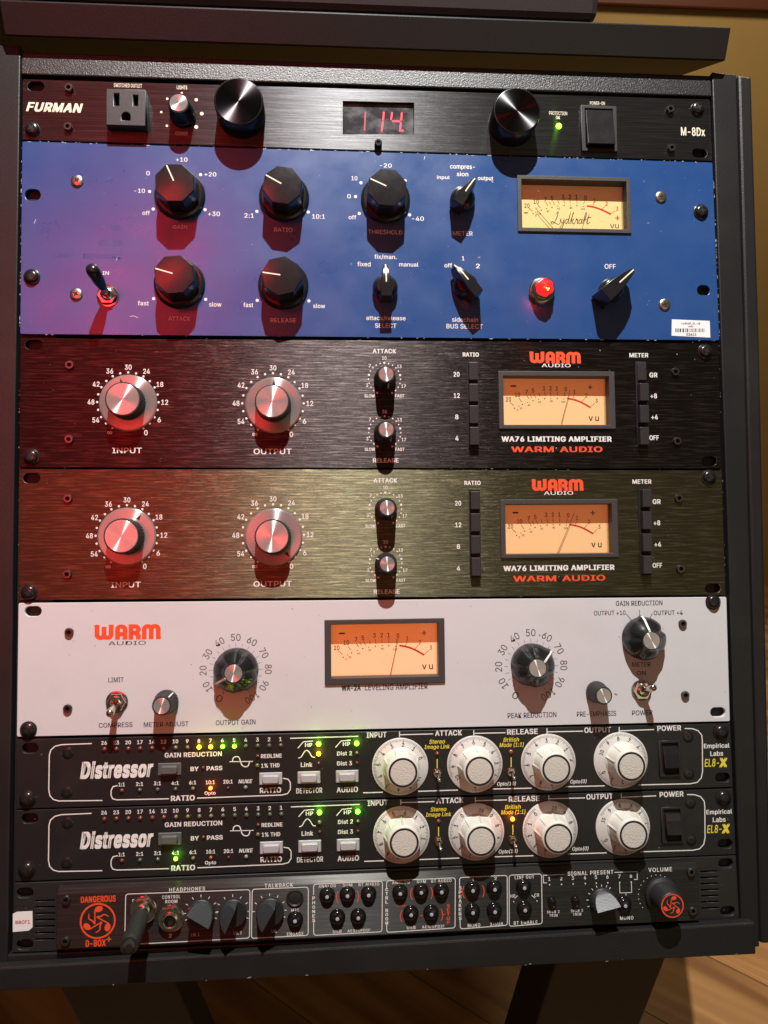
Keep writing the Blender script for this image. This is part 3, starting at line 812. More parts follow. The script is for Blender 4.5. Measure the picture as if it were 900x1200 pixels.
# left cheek, right cheek (two strips), top rail, bottom rail
rput('side_panel', MB().box(-75, LX - 1.6, BOTY, TOPY + 4, -420, 2.0))
rx0 = P(838, 190, 2).x + .3; rx1 = P(868, 250, 2).x; rx2 = P(886, 300, 2).x
q = [P(834, 84, 2).xy, P(865, 87, 2).xy, P(872, 400, 2).xy, P(900, 1107, 2).xy]
rput('side_panel', MB().prism([(P(834.5, 84, 2).x, P(834.5, 84, 2).y), (P(863, 87, 2).x, P(863, 87, 2).y), (P(872, 400, 2).x, P(872, 400, 2).y), (P(890, 1104, 2).x, BOTY), (P(868.5, 1104, 2).x, BOTY), (P(868.5, 1079, 2).x, P(868.5, 1079, 2).y)], -420, 2.0))
rput('side_trim', MB().prism([(P(864.5, 87.5, 0).x, P(864.5, 87.5, 0).y), (P(880.5, 90, 0).x, P(880.5, 90, 0).y), (P(890.5, 420, 0).x, P(890.5, 420, 0).y), (P(905, 1106, 0).x, BOTY + 1), (P(891, 1104, 0).x, BOTY + 1), (P(873, 400, 0).x, P(873, 400, 0).y)], -420, 0.6), bevel=2.0)
rput('top_rail', MB().box(LX - 1.2, P(833.5, 100, 1).x, 2.2, TOPY, -420, 1.2), 'frame_tex')
rput('bottom_rail', MB().prism([(-74, BOTY), (P(872, 1100, 3).x, BOTY), (P(869.5, 1081, 3).x, P(869.5, 1083, 3).y), (LX - 1.2, P(13, 1121, 3).y), (-74, P(0, 1121, 3).y)], -420, 1.0))
rput('lower_lip', MB().prism([(-74, BOTY - 1), (P(880, 1100, 3).x, BOTY - 1), (P(880, 1100, 3).x, P(700, 1090, 9).y), (-74, P(300, 1122, 9).y)], 1.2, 9.0), bevel=1.2)
# threaded strips behind the ears and the dark interior
for x0, x1 in ((LX - 1, LX + 22), (RX - 23, RX + 2)):
    rput('rack_strip', MB().box(x0, x1, BOTY + 8, 2, -7, -4.0), 'rail', 0)
rput('back_panel', MB().box(LX - 1, RX + 2, BOTY + 4, TOPY - 2, -180, -176), 'hole', 0)
# worn bright nicks along the lower lip
ck = MB(); rnd = random.Random(5)
for _ in range(12):
    x = rnd.uniform(60, 500); l = rnd.uniform(.5, 2.6); y = BOTY - 1 + rnd.uniform(0.2, 1.0)
    ck.add([(x, y, 9.06), (x + l, y + .1, 9.06), (x + l * .6, y + rnd.uniform(.3, .9), 9.06)], [(0, 1, 2)])
rput('paint_chips', ck, 'dust_w', 0)

# legs: splayed boards under the rack, in world space
def board(a, b, w, t, name='leg'):
    a, b = Vector(a), Vector(b); d = (b - a).normalized(); side = Vector((1, 0, 0)); side = (side - d * side.dot(d)).normalized(); nn = d.cross(side)
    vs = []
    for p in (a, b):
        for su, sv in ((-1, -1), (1, -1), (1, 1), (-1, 1)): vs.append((p + side * w * su / 2 + nn * t * sv / 2) * 1000)
    inv = rack.matrix_world.inverted()
    vs = [(inv @ (Vector(v) * .001)) * 1000 for v in vs]
    me = MB().add(vs, [(0, 1, 2, 3), (4, 5, 6, 7), (0, 1, 5, 4), (1, 2, 6, 5), (2, 3, 7, 6), (3, 0, 4, 7)]).mesh(name, M['rail'])
    return put(name, me, rack, bevel=2)
bpy.context.view_layer.update()
b0 = W((420, BOTY + 2, -70)); b1 = W((40, BOTY + 2, -60))
board(b0, (b0.x - .06, b0.y - .02, 0.02), .085, .05)
board(b1, (b1.x + .10, b1.y - .02, 0.02), .08, .03)
b2 = W((440, BOTY + 4, -380)); b3 = W((30, BOTY + 4, -380))
board(b2, (b2.x - .05, b2.y + .1, 0.02), .06, .03); board(b3, (b3.x + .05, b3.y + .1, 0.02), .06, .03)
f0 = W((235, BOTY, -60))
board((b1.x + .02, b1.y, .02), (b0.x, b0.y, .021), .05, .04, 'foot_bar')

# ---- shelf lying across the top, and the case on it
sh = thing('shelf_board', 'long black board lying across the top of the rack, lower edge chipped', 'shelf', P(430, 60, 9))
c0 = P(5, 42, 9); c1 = P(850, 71.5, 9)
Y0 = (c0.y + c1.y) / 2
inv = (Matrix.Translation(W(AT[sh.name])) @ FRAME.to_3x3().to_4x4()).inverted()
def wbox(p0, sx, sy, sz):     # upright box, p0 = world front lower left corner
    vs = [(p0 + Vector((a * sx, b * sy, c * sz))) for c in (0, 1) for a, b in ((0, 0), (1, 0), (1, 1), (0, 1))]
    return vs, [(0, 1, 2, 3), (4, 5, 6, 7), (0, 1, 5, 4), (1, 2, 6, 5), (2, 3, 7, 6), (3, 0, 4, 7)]
def wput(root, name, p0, sx, sy, sz, m, bevel, rot=0.0):
    vs, fs = wbox(p0, sx, sy, sz); iv = (Matrix.Translation(W(AT[root.name])) @ FRAME.to_3x3().to_4x4()).inverted()
    if rot:
        rm = Matrix.Rotation(rot, 3, 'Y'); vs = [p0 + rm @ (v - p0) for v in vs]
    return put(name, MB().add([tuple((iv @ v) * 1000) for v in vs], fs).mesh(name, M[m]), root, bevel=bevel)
wl = W(c0); wr = W(c1); roll = -math.atan2(wr.z - wl.z, wr.x - wl.x)
SHH = 0.0205
wput(sh, 'board', wl, (wr - wl).length, .36, SHH, 'shelf', 1.0, roll)
ck = MB(); a = W(c0); 
eq = thing('black_case', 'flat fronted black case on top of the shelf board, cut off by the frame', 'case', P(430, 20, 2))
cw = W(P(697, 27, 0)); w0 = wl + Vector((-.12, .004, SHH + .0008)); 
wput(eq, 'case_body', Vector((w0.x, w0.y, w0.z)), (W(P(696, 20, 8)).x - w0.x), .32, .16, 'case', 5.0, roll)

# ================================================================ UNIT HELPERS
def unit(name, label, pts, m, holes, thick=3.0, group=None, round_=1.2):
    poly = [P(x, y).xy for x, y in pts]
    base = (poly[2] + poly[3]) / 2
    o = thing(name, label, 'rack unit', (base.x, base.y, 0), group)
    return o, poly
def face_plate(u, poly, holes, m, thick=3.0, r=1.2, s=(0, 0)):
    out = rounded([(x, y) for x, y in poly], r)
    return put('front_panel', slab('front_panel', out, holes, thick, M[m], AT[u.name]), u)
def sub(p, s): return (p[0] + s[0], p[1] + s[1])
def chassis(u, poly, depth=170):
    x0, x1 = poly[0][0] + 24, poly[1][0] - 24; y0, y1 = max(poly[2][1], poly[3][1]) + 1.5, min(poly[0][1], poly[1][1]) - 1.5
    o = AT[u.name]
    t = 1.0
    mb = MB()       # open fronted tray: back, top, bottom, sides
    for b in ((x0, x1, y0, y0 + t, -depth, -9), (x0, x1, y1 - t, y1, -depth, -9), (x0, x0 + t, y0 + t, y1 - t, -depth, -9), (x1 - t, x1, y0 + t, y1 - t, -depth, -9), (x0, x1, y0, y1, -depth - 1, -depth)):
        mb.box(b[0] - o.x, b[1] - o.x, b[2] - o.y, b[3] - o.y, b[4], b[5])
    return put('chassis', mb.mesh('chassis', M['rail']), u)

# ================================================================ POWER CONDITIONER
u, poly = unit('power_conditioner', 'slim black top unit with red voltage readout and two round lamp tubes', [(26.5, 92.5), (832, 116.5), (835, 188.5), (26, 163.5)], 'furman', None)
def rh(x0, y0, x1, y1):
    return [tuple(P(*q).xy) for q in ((x0, y1[1] if isinstance(y1, tuple) else y1), (x1, y1), (x1, y0), (x0, y0))]
disp = [tuple(P(*q).xy) for q in ((402, 157.2), (485, 157.2), (485, 120.5), (402, 118.5))]
face_plate(u, poly, [slot(41.8, 101), slot(820, 179.5), disp], 'furman', 3.0)
chassis(u, poly)
o = AT[u.name]; pr = Print(o)
pr.t('SWITCHED OUTLET', 150, 100.3, 33, 4.8, 'c', bold=.008); pr.t('FURMAN', 64, 126, 67, 11.5, 'c', shear=.28, bold=.05)
pr.t('LIGHTS', 213.3, 102.6, 12.2, 4.6, 'c', bold=.02); pr.t('DIMMER', 213, 156.5, 14.5, 4.6, 'c')
for x, y, r in ((196, 115.7, 1.5), (189, 131.4, 1.4), (195.5, 147.4, 1.5), (230, 117, 2.0), (236.5, 133.2, 2.2), (230, 148.8, 2.3), (213, 109, 1.3)): pr.dot(x, y, r, 'c')
pr.t('PROTECTION', 654, 132.8, 21, 4.2, 'c', bold=.006); pr.t('OK', 653.8, 137.8, 5, 3.8, 'c', bold=.02)
pr.t('POWER-ON', 700, 121, 17.5, 4.0, 'c', bold=.01); pr.t('M-8Dx', 812, 154.3, 28, 10, 'c', bold=.022)
pr.done(u)
# outlet
def outlet(u, x, y, w, h, z):
    c = P(x, y, z); hw, hh = w * .495 * .98, h * .56
    cx, cy = c.x, c.y; R_ = lambda a, b, ww, h2: [(cx + a - ww / 2, cy + b - h2 / 2), (cx + a + ww / 2, cy + b - h2 / 2), (cx + a + ww / 2, cy + b + h2 / 2), (cx + a - ww / 2, cy + b + h2 / 2)]
    A = lambda a, b: [(cx + a - 2.9, cy + b - 2.8), (cx + a + 2.9, cy + b - 2.8)] + [(cx + a + q[0], cy + b + q[1]) for q in arc(0, 0, 2.9, 0, 180, 8)]
    out = [(cx - 13.0, cy - 12.6), (cx + 13.0, cy - 12.6), (cx + 13.0, cy + 12.6), (cx - 13.0, cy + 12.6)]
    o = AT[u.name]
    f = put('power_outlet', slab('power_outlet', out, [R_(-6.3, 5.2, 3.4, 8.6), R_(6.3, 5.0, 3.2, 7.6), A(0, -6.2)], 8.0, M['outlet'], (cx, cy), .4, 8.0), u, (cx, cy, 0))
    put('contact_well', MB().box(-11, 11, -10, 10, .3, .6).mesh('contact_well', M['hole']), f, (cx, cy, 0))
outlet(u, 147.6, 125.6, 46, 43, 8.0)
# dimmer knob
small_knob(u, 209.3, 120.6, 130, r=8.9, rc=6.0, h=15.0, line=False, m='plastic')
dk = Print(o, z=0)
# lamp tubes
def lamp_tube(u, x, y):
    h = 17.0; p = P(x, y, h)
    def body():
        mb = MB(); mb.lathe([(16.4, 0.1), (16.4, h - .7), (15.9, h - .1), (15.5, h)], 64, top=False)
        mb.ring(0, 0, 14.8, 15.55, h - .02, 64); return mb.mesh('lamp_tube', M['plastic'], 40)
    def cap():
        mb = MB(); mb.lathe([(15.5, h - .25), (15.3, h + .12), (4, h + .08), (.2, h + .05)], 64); return mb.mesh('end_cap', M['spun_black'], 50)
    k = put('lamp_tube', shared('lt', body), u, (p.x, p.y, 0)); put('end_cap', shared('ltc', cap), k, AT[k.name])
lamp_tube(u, 279.5, 118.5); lamp_tube(u, 606, 129.5)
# display
c = P(443.5, 138.5, -2.2)
d = MB(); w_, h_ = 49.5, 24.5
d.box(-w_ / 2, w_ / 2, -h_ / 2, h_ / 2, -1, 0)
dp = put('display', d.mesh('display', M['display']), u, (c.x, c.y, -2.2), label='smoked window showing red 114 with a decimal point')
def seg(mb, pts):
    mb.ribbon([((P(*q, -2.0) - c).x, (P(*q, -2.0) - c).y) for q in pts], 1.05, .12)
s1 = MB(); seg(s1, [(449.8, 131), (449.0, 141)]); seg(s1, [(448.7, 142.5), (447.2, 154)])
seg(s1, [(459.5, 131.5), (458.3, 140.5)]); seg(s1, [(459.5, 141.8), (469, 142.3)]); seg(s1, [(470.8, 132), (470.2, 141)]); seg(s1, [(469.8, 143), (468.6, 154)])
q = P(471.4, 153, -2.0) - c; s1.disc(q.x, q.y, .85, .12)
put('digits', s1.mesh('digits', M['seg'], solid=False), dp, AT[dp.name])
s2 = MB(); seg(s2, [(428.3, 131), (427.2, 153)]); put('faint_digit', s2.mesh('faint_digit', M['seg_dim'], solid=False), dp, AT[dp.name])
led(u, 655, 147.5, 'green', True, r=2.0, power=.0006)
# rocker
def rocker(u, x0, y0, x1, y1, rx0, ry0, rx1, ry1, s=(0, 0), hb=2.2, hi=5.5, lo=1.8, up=True):
    a, b = P(x0, y1, hb), P(x1, y0, hb); cx, cy = (a.x + b.x) / 2, (a.y + b.y) / 2; hw, hh = (b.x - a.x) / 2, (b.y - a.y) / 2
    at = (cx + s[0], cy + s[1], 0); iw, ih = hw * .78, hh * .86
    me = slab('rocker_switch', [(-hw, -hh), (hw, -hh), (hw, hh), (-hw, hh)], [[(-iw, -ih), (iw, -ih), (iw, ih), (-iw, ih)]], hb, M['matte'], (0, 0), .3, hb)
    f = put('rocker_switch', me, u, at)
    a, b = P(rx0, ry1, 3), P(rx1, ry0, 3); rw = min((b.x - a.x) / 2, iw - .2); rh_ = min((b.y - a.y) / 2, ih - .2); dx = (a.x + b.x) / 2 - cx; dy = (a.y + b.y) / 2 - cy
    z1, z2 = (lo, hi) if up else (hi, lo)
    prof = [(rh_, z1), (rh_ * .3, (z1 + z2) / 2 - .7), (-rh_, z2)]
    vs = []; fs = []
    for y, z in prof: vs += [(dx - rw, dy + y, z), (dx + rw, dy + y, z), (dx + rw, dy + y, .2), (dx - rw, dy + y, .2)]
    for i in range(2):
        for k in range(4): fs.append((4 * i + k, 4 * i + (k + 1) % 4, 4 * i + 4 + (k + 1) % 4, 4 * i + 4 + k))
    fs += [(0, 1, 2, 3), (8, 9, 10, 11)]
    put('rocker', MB().add(vs, fs).mesh('rocker', M['plastic']), f, at, bevel=.4)
    put('switch_well', MB().box(-iw, iw, -ih, ih, -.4, .08).mesh('switch_well', M['hole']), f, at)
rocker(u, 682, 124, 722.5, 176.5, 688, 128, 719, 170, up=True)
for x, y in ((81, 103.5), (80, 149), (785, 128.5), (786.5, 173.8)): hexs(u, x, y, r=2.8, h=2.6)
p = P(443.5, 166.5, 4); put('sensor_post', MB().lathe([(2.6, 0), (2.6, 3.4), (2.2, 4.0), (1.2, 4.0), (1.2, 3.2)], 20).mesh('sensor_post', M['bolt'], 40), u, (p.x, p.y, 0))
rack_screw(u, 37.5, 150.5, washer=4.9); rack_screw(u, 818, 126.5, washer=4.9)

# ================================================================ BLUE COMPRESSOR
u, poly = unit('compressor', 'deep blue enamel compressor with worn edges, five faceted knobs and a cream meter', [(26, 165.5), (835, 190.5), (843, 399), (23.5, 391.5)], 'blue', None)
o = AT[u.name]
mh = vu_meter(u, [(606.3, 204.7), (739, 208.5), (740, 272.5), (607, 271.7)], [(611.5, 209.5), (734, 213), (736, 268), (612, 267)],
              [(612.8, 219.5), (729, 223.5), (730.5, 268), (613, 266.5)], ((262, 584), (146, 430)), 'face_blue', script=True)
face_plate(u, poly, [slot(38.3, 228.3, 10.5, 8), slot(824.5, 340.3, 9.5, 7.6), mh], 'blue', 3.0)
chassis(u, poly)
pr = Print(o)
T = pr.t; D = pr.dot; B1 = dict(bold=.012)
T('+10', 213, 187, 13.5, 5.2, **B1); T('0', 173.5, 203, 4.2, 5.4, **B1); T('+20', 246.5, 204.3, 14, 5.2, **B1); T('-10', 163.7, 223.6, 12.5, 5.2, **B1)
T('+30', 250.8, 250.6, 14, 5.4, **B1); T('off', 171.3, 249.5, 8.8, 5.2, **B1); T('GAIN', 211, 266, 17, 4.2)
for x, y in ((235, 204.7), (175.3, 224.5), (240.3, 245.7), (179.5, 245), (301, 247.7), (361.3, 248.6), (423, 214.2), (416.7, 230.4), (421, 250.2), (474.8, 211.8), (480, 251.8), (180, 350), (241, 350.8), (301.5, 352), (362, 352.6)): D(x, y, 1.9)
T('2:1', 292, 252.6, 11, 5.4, **B1); T('10:1', 373.3, 253.8, 15, 5.4, **B1); T('RATIO', 332, 269.3, 21.5, 5); T('THRESHOLD', 451.5, 272, 40, 5.2)
T('-20', 452, 194, 14, 5, **B1); T('10', 415.3, 209, 7, 5.2, **B1); T('0', 409, 230, 4.2, 5.2, **B1); T('off', 413, 254.6, 9, 5, **B1); T('-40', 489.7, 256.3, 14, 5.4, **B1)
T('compres-', 542, 196.6, 29, 5.6, bold=.02); T('sion', 542, 204, 13.5, 5.4, bold=.02); T('input', 519.5, 208.3, 15, 5.4, bold=.02); T('output', 569, 209.7, 18, 5.6, bold=.02); T('METER', 542.3, 273.6, 23, 5)
T('fixed', 426.5, 309.5, 15.5, 5.6, **B1); T('fix/man.', 451.8, 301.3, 26, 6, **B1); T('manual', 479, 310, 22.5, 5, **B1)
T('attack/release', 452.3, 373, 46, 6, **B1); T('SELECT', 452, 381.7, 25, 5.4, **B1)
T('off', 525.3, 311, 9, 5.2, bold=.02); T('1', 542.7, 302.8, 3, 5, bold=.02); T('2', 560, 311.8, 4.6, 5.4, bold=.02); T('sidechain', 545, 374.6, 30.5, 5.4, **B1); T('BUS SELECT', 544.5, 382.5, 42.5, 5.4, **B1)
T('fast', 168, 355.3, 13, 5.6, **B1); T('slow', 252.3, 356.8, 14.5, 5.4, **B1); T('ATTACK', 210.3, 373.3, 26, 5); T('fast', 291, 357.3, 11.5, 5.6, **B1); T('slow', 374, 358.6, 14, 5.4, **B1); T('RELEASE', 332, 375.4, 30, 5)
T('IN', 124, 320, 7.5, 4.4, **B1); T('OFF', 715, 312.3, 13, 5.6, **B1)
T('CL 1B', 130, 284.5, 26, 6.5, 'p'); T('DENMARK', 120, 300.3, 45, 6.2, 'p'); T('CRAFT', 76, 299, 26, 6, 'p'); T('TUBE', 136, 267, 14, 6, 'p')
pr.done(u)
for a in ((204, 213, 194.5, 192), (330.8, 215.8, 311, 204), (454, 218.5, 434, 208.5), (203.5, 320.8, 181.7, 314), (329.8, 322.3, 308.4, 318.6)):
    faceted_knob(u, *a)
pointer_knob(u, 545.5, 224, 56); pointer_knob(u, 452.8, 330, 91); pointer_knob(u, 549, 327.5, 128, Lf=14.5, Lb=11.5, h=15.5)
pointer_knob(u, 726, 331, 42, Lf=16, Lb=13, h=18.5, wd=1.35)
for x, y in ((90, 211.5), (89, 344.5), (775, 230.2), (779.3, 356.5)):
    p = P(x, y, 1); put('panel_screw', screw_mesh(4.2, 1.5, 'steel', random.choice((10, 35, 60))), u, (p.x, p.y, 0.02))
rack_screw(u, 36.5, 324); rack_screw(u, 822.3, 247.3)
toggle(u, 125, 345, 106.0, 312.5, 27, rn=6.6, rt=4.3, rb=2.4, mlev='plastic', neck=True)
# jewel lamp
p = P(638.3, 336.6, 9); 
jw = put('indicator_lamp', MB().lathe([(9.0, 0.1), (9.2, 2.4), (8.4, 3.2), (8.0, 3.3), (8.2, 5.2), (7.2, 5.8), (7.2, 8.4), (6.5, 8.8), (6.2, 7.5)], 40, top=False).mesh('indicator_lamp', M['chrome'], 30), u, (p.x, p.y, 0), label='lit red jewel lamp in a nickel ring')
jb = MB(); n = 24
jb.lathe([(6.2, 7.6), (6.3, 9.4), (5.2, 11.2), (3.0, 12.6), (.8, 13.2)], n, flute=lambda i, n, z: 1.0 if (i // 2) % 2 else .93)
put('jewel', jb.mesh('jewel', M['jewel'], 8), jw, AT[jw.name])
jc = MB()
rn = random.Random(4)
for i in range(9):
    a = rn.uniform(0, 6.28); r = rn.uniform(.3, 2.4); x, y = r * math.cos(a), r * math.sin(a) * 1.2 - .6
    jc.prism([(x - .5, y - .5), (x + .6, y - .7), (x + .3, y + .9)], 12.0, 13.15 - r * .22)
put('jewel_filament', jc.mesh('jewel_filament', M['jewel_core']), jw, AT[jw.name])
l = bpy.data.lights.new('lamp_light', 'POINT'); l.energy = .016; l.color = (1, .03, .02); l.shadow_soft_size = .004
lo = bpy.data.objects.new('lamp_light', l); COL.objects.link(lo); lo.parent = jw; lo.location = (0, 0, .018)
# asset label
def sticker(u, pts, m, z=.12, name='asset_label', cut=None):
    ps = [P(*q, z).xy for q in pts]; o_ = AT[u.name]
    return put(name, MB().prism([(a.x - o_.x, a.y - o_.y) for a in ps], .02, z).mesh(name, M[m]), u)
st = sticker(u, [(787, 393.4), (832.4, 395.6), (831.7, 376), (787.3, 374.2)], 'label')
pb = Print(o); pb.t('Lydkraft, CL-1B', 809.5, 379.3, 22, 2.8, 'k', z=.2, bold=.02); pb.t('(w3)', 809.3, 382.6, 5.5, 2.4, 'k', z=.2, bold=.02); pb.t('02411', 810, 392, 12, 2.8, 'k', z=.2, bold=.03)
rn = random.Random(11); x = 792.0
while x < 826:
    w_ = rn.choice((.5, .5, .9, 1.4)); a = pb.q(x, 385); b = pb.q(x, 389.3); pb.g('k').ribbon([a, b], w_ * .575, .2); x += w_ + rn.choice((.5, .6, 1.0))
pb.done(st, 6, 'barcode_print', 'k_print')
mbc = chips(u, poly, 'chip', 110, .6, 0.25, sd=3); mbc2 = chips(u, [poly[0], poly[1]], 'chip', 45, .6, -.25, sd=9)
put('paint_chips', mbc.mesh('paint_chips', M['chip'], solid=False), u, kind='stuff'); 
put('paint_chips', mbc2.mesh('paint_chips', M['chip'], solid=False), u, kind='stuff')
put('dust_specks', specks(MB(), poly, 170, .10, .26, .05, 5, org=o).mesh('dust_specks', M['dust'], solid=False), u, kind='stuff')
sc_ = MB(); o_ = AT[u.name]
for pts in ([(152, 371), (157, 370.2), (162, 372.5)], [(498, 183), (497, 187)], [(575, 211), (578, 214)], [(136, 305), (139, 300)], [(40, 262), (42, 257)]):
    sc_.ribbon([((P(*q) - o_).x, (P(*q) - o_).y) for q in pts], .35, .06)
put('scratches', sc_.mesh('scratches', M['chip'], solid=False), u, kind='stuff')

# ================================================================ LIMITERS (two alike)
def limiter(second):
    s = (0.0, 0.0)
    if second:
        d1 = P(22.3, 549.5) - P(24, 396.0); d2 = P(846, 551) - P(842, 402); s = ((d1.x + d2.x) / 2 - .1, (d1.y + d2.y) / 2 - .15)
    pts = [(24, 396), (842, 402), (845.7, 549.2), (22.5, 547.8)]
    poly = [P(x, y).xy for x, y in pts]; poly = [Vector((q.x + s[0], q.y + s[1])) for q in poly]
    if second: poly = [P(x, y).xy for x, y in ((22.3, 549.8), (846, 551.3), (849.8, 697), (22, 703.3))]
    lab = 'brushed black limiting amplifier directly above the pale grey unit, warm reflection in its colour' if second else 'darker brushed black limiting amplifier directly under the blue unit'
    base = (poly[2] + poly[3]) / 2
    u = thing('limiting_amplifier', lab, 'rack unit', (base.x, base.y, 0), 'limiting amplifiers in the middle of the rack')
    o = AT[u.name]
    nd = ((418, 600), (535, 318)) if second else ((460, 572), (522, 345))
    mh = vu_meter(u, [(584, 434.2), (721.3, 435.8), (720.8, 503), (585, 502)], [(590, 440), (714.5, 441.5), (714.5, 498), (590.5, 497.5)],
                  [(591.3, 444.2), (705, 445), (706, 497), (591.5, 496.7)], nd, 'face', s=s)
    S = lambda x, y: [sub(q, s) for q in slot(x, y)]
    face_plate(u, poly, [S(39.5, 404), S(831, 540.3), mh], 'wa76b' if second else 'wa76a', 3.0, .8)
    chassis(u, poly)
    pr = Print(o, s); T = pr.t
    # big dials
    rd = .575
    for cx, cy, capx, capy, ang in ((150, 471.3, 143.8, 467.7, (57 if second else 107)), (320, 472.7, 318.8, 470.5, (-52 if second else 89))):
        spun_knob(u, capx, capy, ang, s)
        c_ = Vector(pr.q(cx, cy)); k = K(cx, cy)
        for i in range(21): a = -60 + 15 * i; pr.g('w').disc(c_.x + 36 * k * math.cos(R(a)), c_.y + 36 * k * math.sin(R(a)), 1.35 * k)
        for i, t in enumerate(('0', '6', '12', '18', '24', '30', '36', '42', '48', '54', '∞')):
            a = -60 + 30 * i; rr = 43.2 if len(t) == 2 else 42.5
            if t == '30': rr = 42.3
            pr.g('w').text(t, c_.x + rr * k * math.cos(R(a)), c_.y + rr * k * math.sin(R(a)), (4 if len(t) == 1 else 8) * k * (1.5 if t == '∞' else 1), (6.2 if t != '∞' else 3.5) * k, bold=.02)
    T('INPUT', 149, 528, 34.5, 6.6, bold=.015); T('OUTPUT', 319.5, 529, 44.5, 6.6, bold=.015)
    for cx, cy, capx, capy, ang in ((450.6, 444, 452.6, 438.4, 285 if not second else 300), (450.9, 506.6, 452.7, 503.2, 300 if not second else 150)):
        small_knob(u, capx, capy, ang, s, r=7.6, rc=4.9, h=14.5)
        c_ = Vector(pr.q(cx, cy)); k = K(cx, cy)
        for i in range(21):
            a = -62 + 15.2 * i; pr.g('w').disc(c_.x + 18.8 * k * math.cos(R(a)), c_.y + 18.8 * k * math.sin(R(a)), (1.3 if i % 5 == 0 else .85) * k, n=8)
        for t, dx, dy in (('3', -20.6, -7.6), ('7', -17.2, 15.2), ('10', 0, 24.5), ('13', 17.5, 14.8), ('17', 22.3, -8.5)):
            pr.g('w').text(t, c_.x + dx * k, c_.y + dy * k, 2.6 * len(t) * k, 4 * k, bold=.02)
        T('SLOW', cx - 17.5, cy + 20, 12, 3.8, bold=.03); T('FAST', cx + 17.8, cy + 20, 10.5, 3.8, bold=.03)
    T('ATTACK', 450.5, 411.5, 27.5, 5.2, bold=.03); T('RELEASE', 452, 539.5, 30, 5.2, bold=.03)
    T('RATIO', 551.7, 415.5, 19, 4.9, bold=.04); T('METER', 748.6, 416.3, 22, 4.9, bold=.03)
    for t, x, y, w_ in (('20', 535, 438.7, 7), ('12', 535.2, 463.6, 7), ('8', 535.3, 488.6, 3.8), ('4', 535.4, 513.6, 4), ('GR', 765.7, 439.5, 9.3), ('+8', 766, 464, 7.6), ('+4', 767, 488.7, 7.8), ('OFF', 766.5, 513, 11)): T(t, x, y, w_, 5.6, bold=.03)
    # button banks
    for x0, outs in ((554, (2.6, 2.6, 2.8, 3.8) if not second else (3.2, 3.0, 2.6, 3.8)), (751.3, (1.0, 5.0, 4.8, 4.6) if not second else (4.6, 4.4, 4.4, 4.6))):
        a = Vector(pr.q(x0, 436)); b = Vector(pr.q(x0 + .8, 512)); o3 = Vector((o.x, o.y))
        c_ = (a + b) / 2; hw, hh = 3.9, (a - b).length / 2 + 7.6
        well = put('button_bank', MB().box(-hw, hw, -hh, hh, .02, .5).mesh('button_bank', M['hole']), u, (o.x + c_.x, o.y + c_.y, 0))
        for i, oz in enumerate(outs):
            q = a.lerp(b, i / 3)
            me = shared(('bb', oz), lambda: MB().prism([(-3.35, -6.6), (3.35, -6.6), (3.35, 6.6), (-3.35, 6.6)], .3, oz + .8, .93).mesh('push_button', M['btn']))
            put('push_button', me, well, (o.x + q.x, o.y + q.y, 0), bevel=.35)
    warm_logo(pr, 650.5, 419, 60, 13.5); T('AUDIO', 651.7, 428.3, 34, 4.2, bold=.01)
    T('WA76 LIMITING AMPLIFIER', 652.5, 514.5, 129, 6.2, bold=.045); T('WARM', 624, 526.5, 50, 6.6, 'o', bold=.035); T('AUDIO', 681, 526.5, 50, 6.6, 'o', bold=.035)
    pr.done(u)
    p = P(653, 527, .5); put('centre_screw', screw_mesh(1.7, .6, 'bolt', 10), u, (p.x + s[0], p.y + s[1], 0.02))
    for x, y in ((81.5, 427.7), (80.7, 514.8), (791.5, 435.7), (793.7, 517)): hexs(u, x, y, s)
    rack_screw(u, 36, 535.3, s); rack_screw(u, 827.2, 411.5, s)
    put('dust_specks', specks(MB(), poly, 70, .08, .18, .05, 21 + second, org=o).mesh('dust_specks', M['dust_w'], solid=False), u, kind='stuff')
    ch = chips(u, poly, 'chip', 24, .5, .3, sd=31 + second); put('paint_chips', ch.mesh('paint_chips', M['dust_w'], solid=False), u, kind='stuff')
    return u
limiter(False); limiter(True)

# ================================================================ LEVELING AMPLIFIER
u, poly = unit('leveling_amplifier', 'pale grey leveling amplifier with orange lit meter in its centre and three nib knobs', [(21.6, 706.8), (851.3, 699.6), (855.4, 845.3), (19.6, 863.5)], 'white', None)
o = AT[u.name]
mh = vu_meter(u, [(380, 726.7), (521, 724.3), (521.7, 801), (380.7, 802.3)], [(387.3, 732), (514, 730.5), (514.5, 792.5), (388.5, 794.5)],
              [(389.6, 733.6), (511.5, 732.2), (511.8, 788), (390, 790)], ((446, 590), (497, 345)), 'face_2a')
face_plate(u, poly, [slot(38.7, 716.4), slot(841.4, 834.6), mh], 'white', 3.0)
chassis(u, poly)
pr = Print(o); T = pr.t
warm_logo(pr, 149.5, 740.5, 78, 18); T('AUDIO', 149, 753.6, 44, 4.8, 'k')
for t, x, y, w_, h_ in (('LIMIT', 136, 796.6, 18, 5.6), ('COMPRESS', 135.6, 849.6, 39.5, 5.8), ('METER ADJUST', 194.8, 848.7, 52.5, 5.8), ('OUTPUT GAIN', 276.2, 846.5, 46.5, 6),
                        ('LEVELING AMPLIFIER', 464.5, 804.9, 73.5, 6.8), ('PEAK REDUCTION', 623.5, 838, 57, 6), ('PRE-EMPHASIS', 699, 836.4, 46, 5.8), ('METER', 751.6, 778.6, 21.5, 5.2), ('ON', 751.5, 788.6, 10.5, 5),
                        ('POWER', 752.7, 835.2, 24, 5.6), ('GAIN REDUCTION', 749, 706.8, 54.5, 5.6), ('OUTPUT +10', 714.5, 718.3, 37, 5.2), ('OUTPUT +4', 783, 718, 34, 5.2)):
    T(t, x, y, w_, h_, 'k', bold=.012)
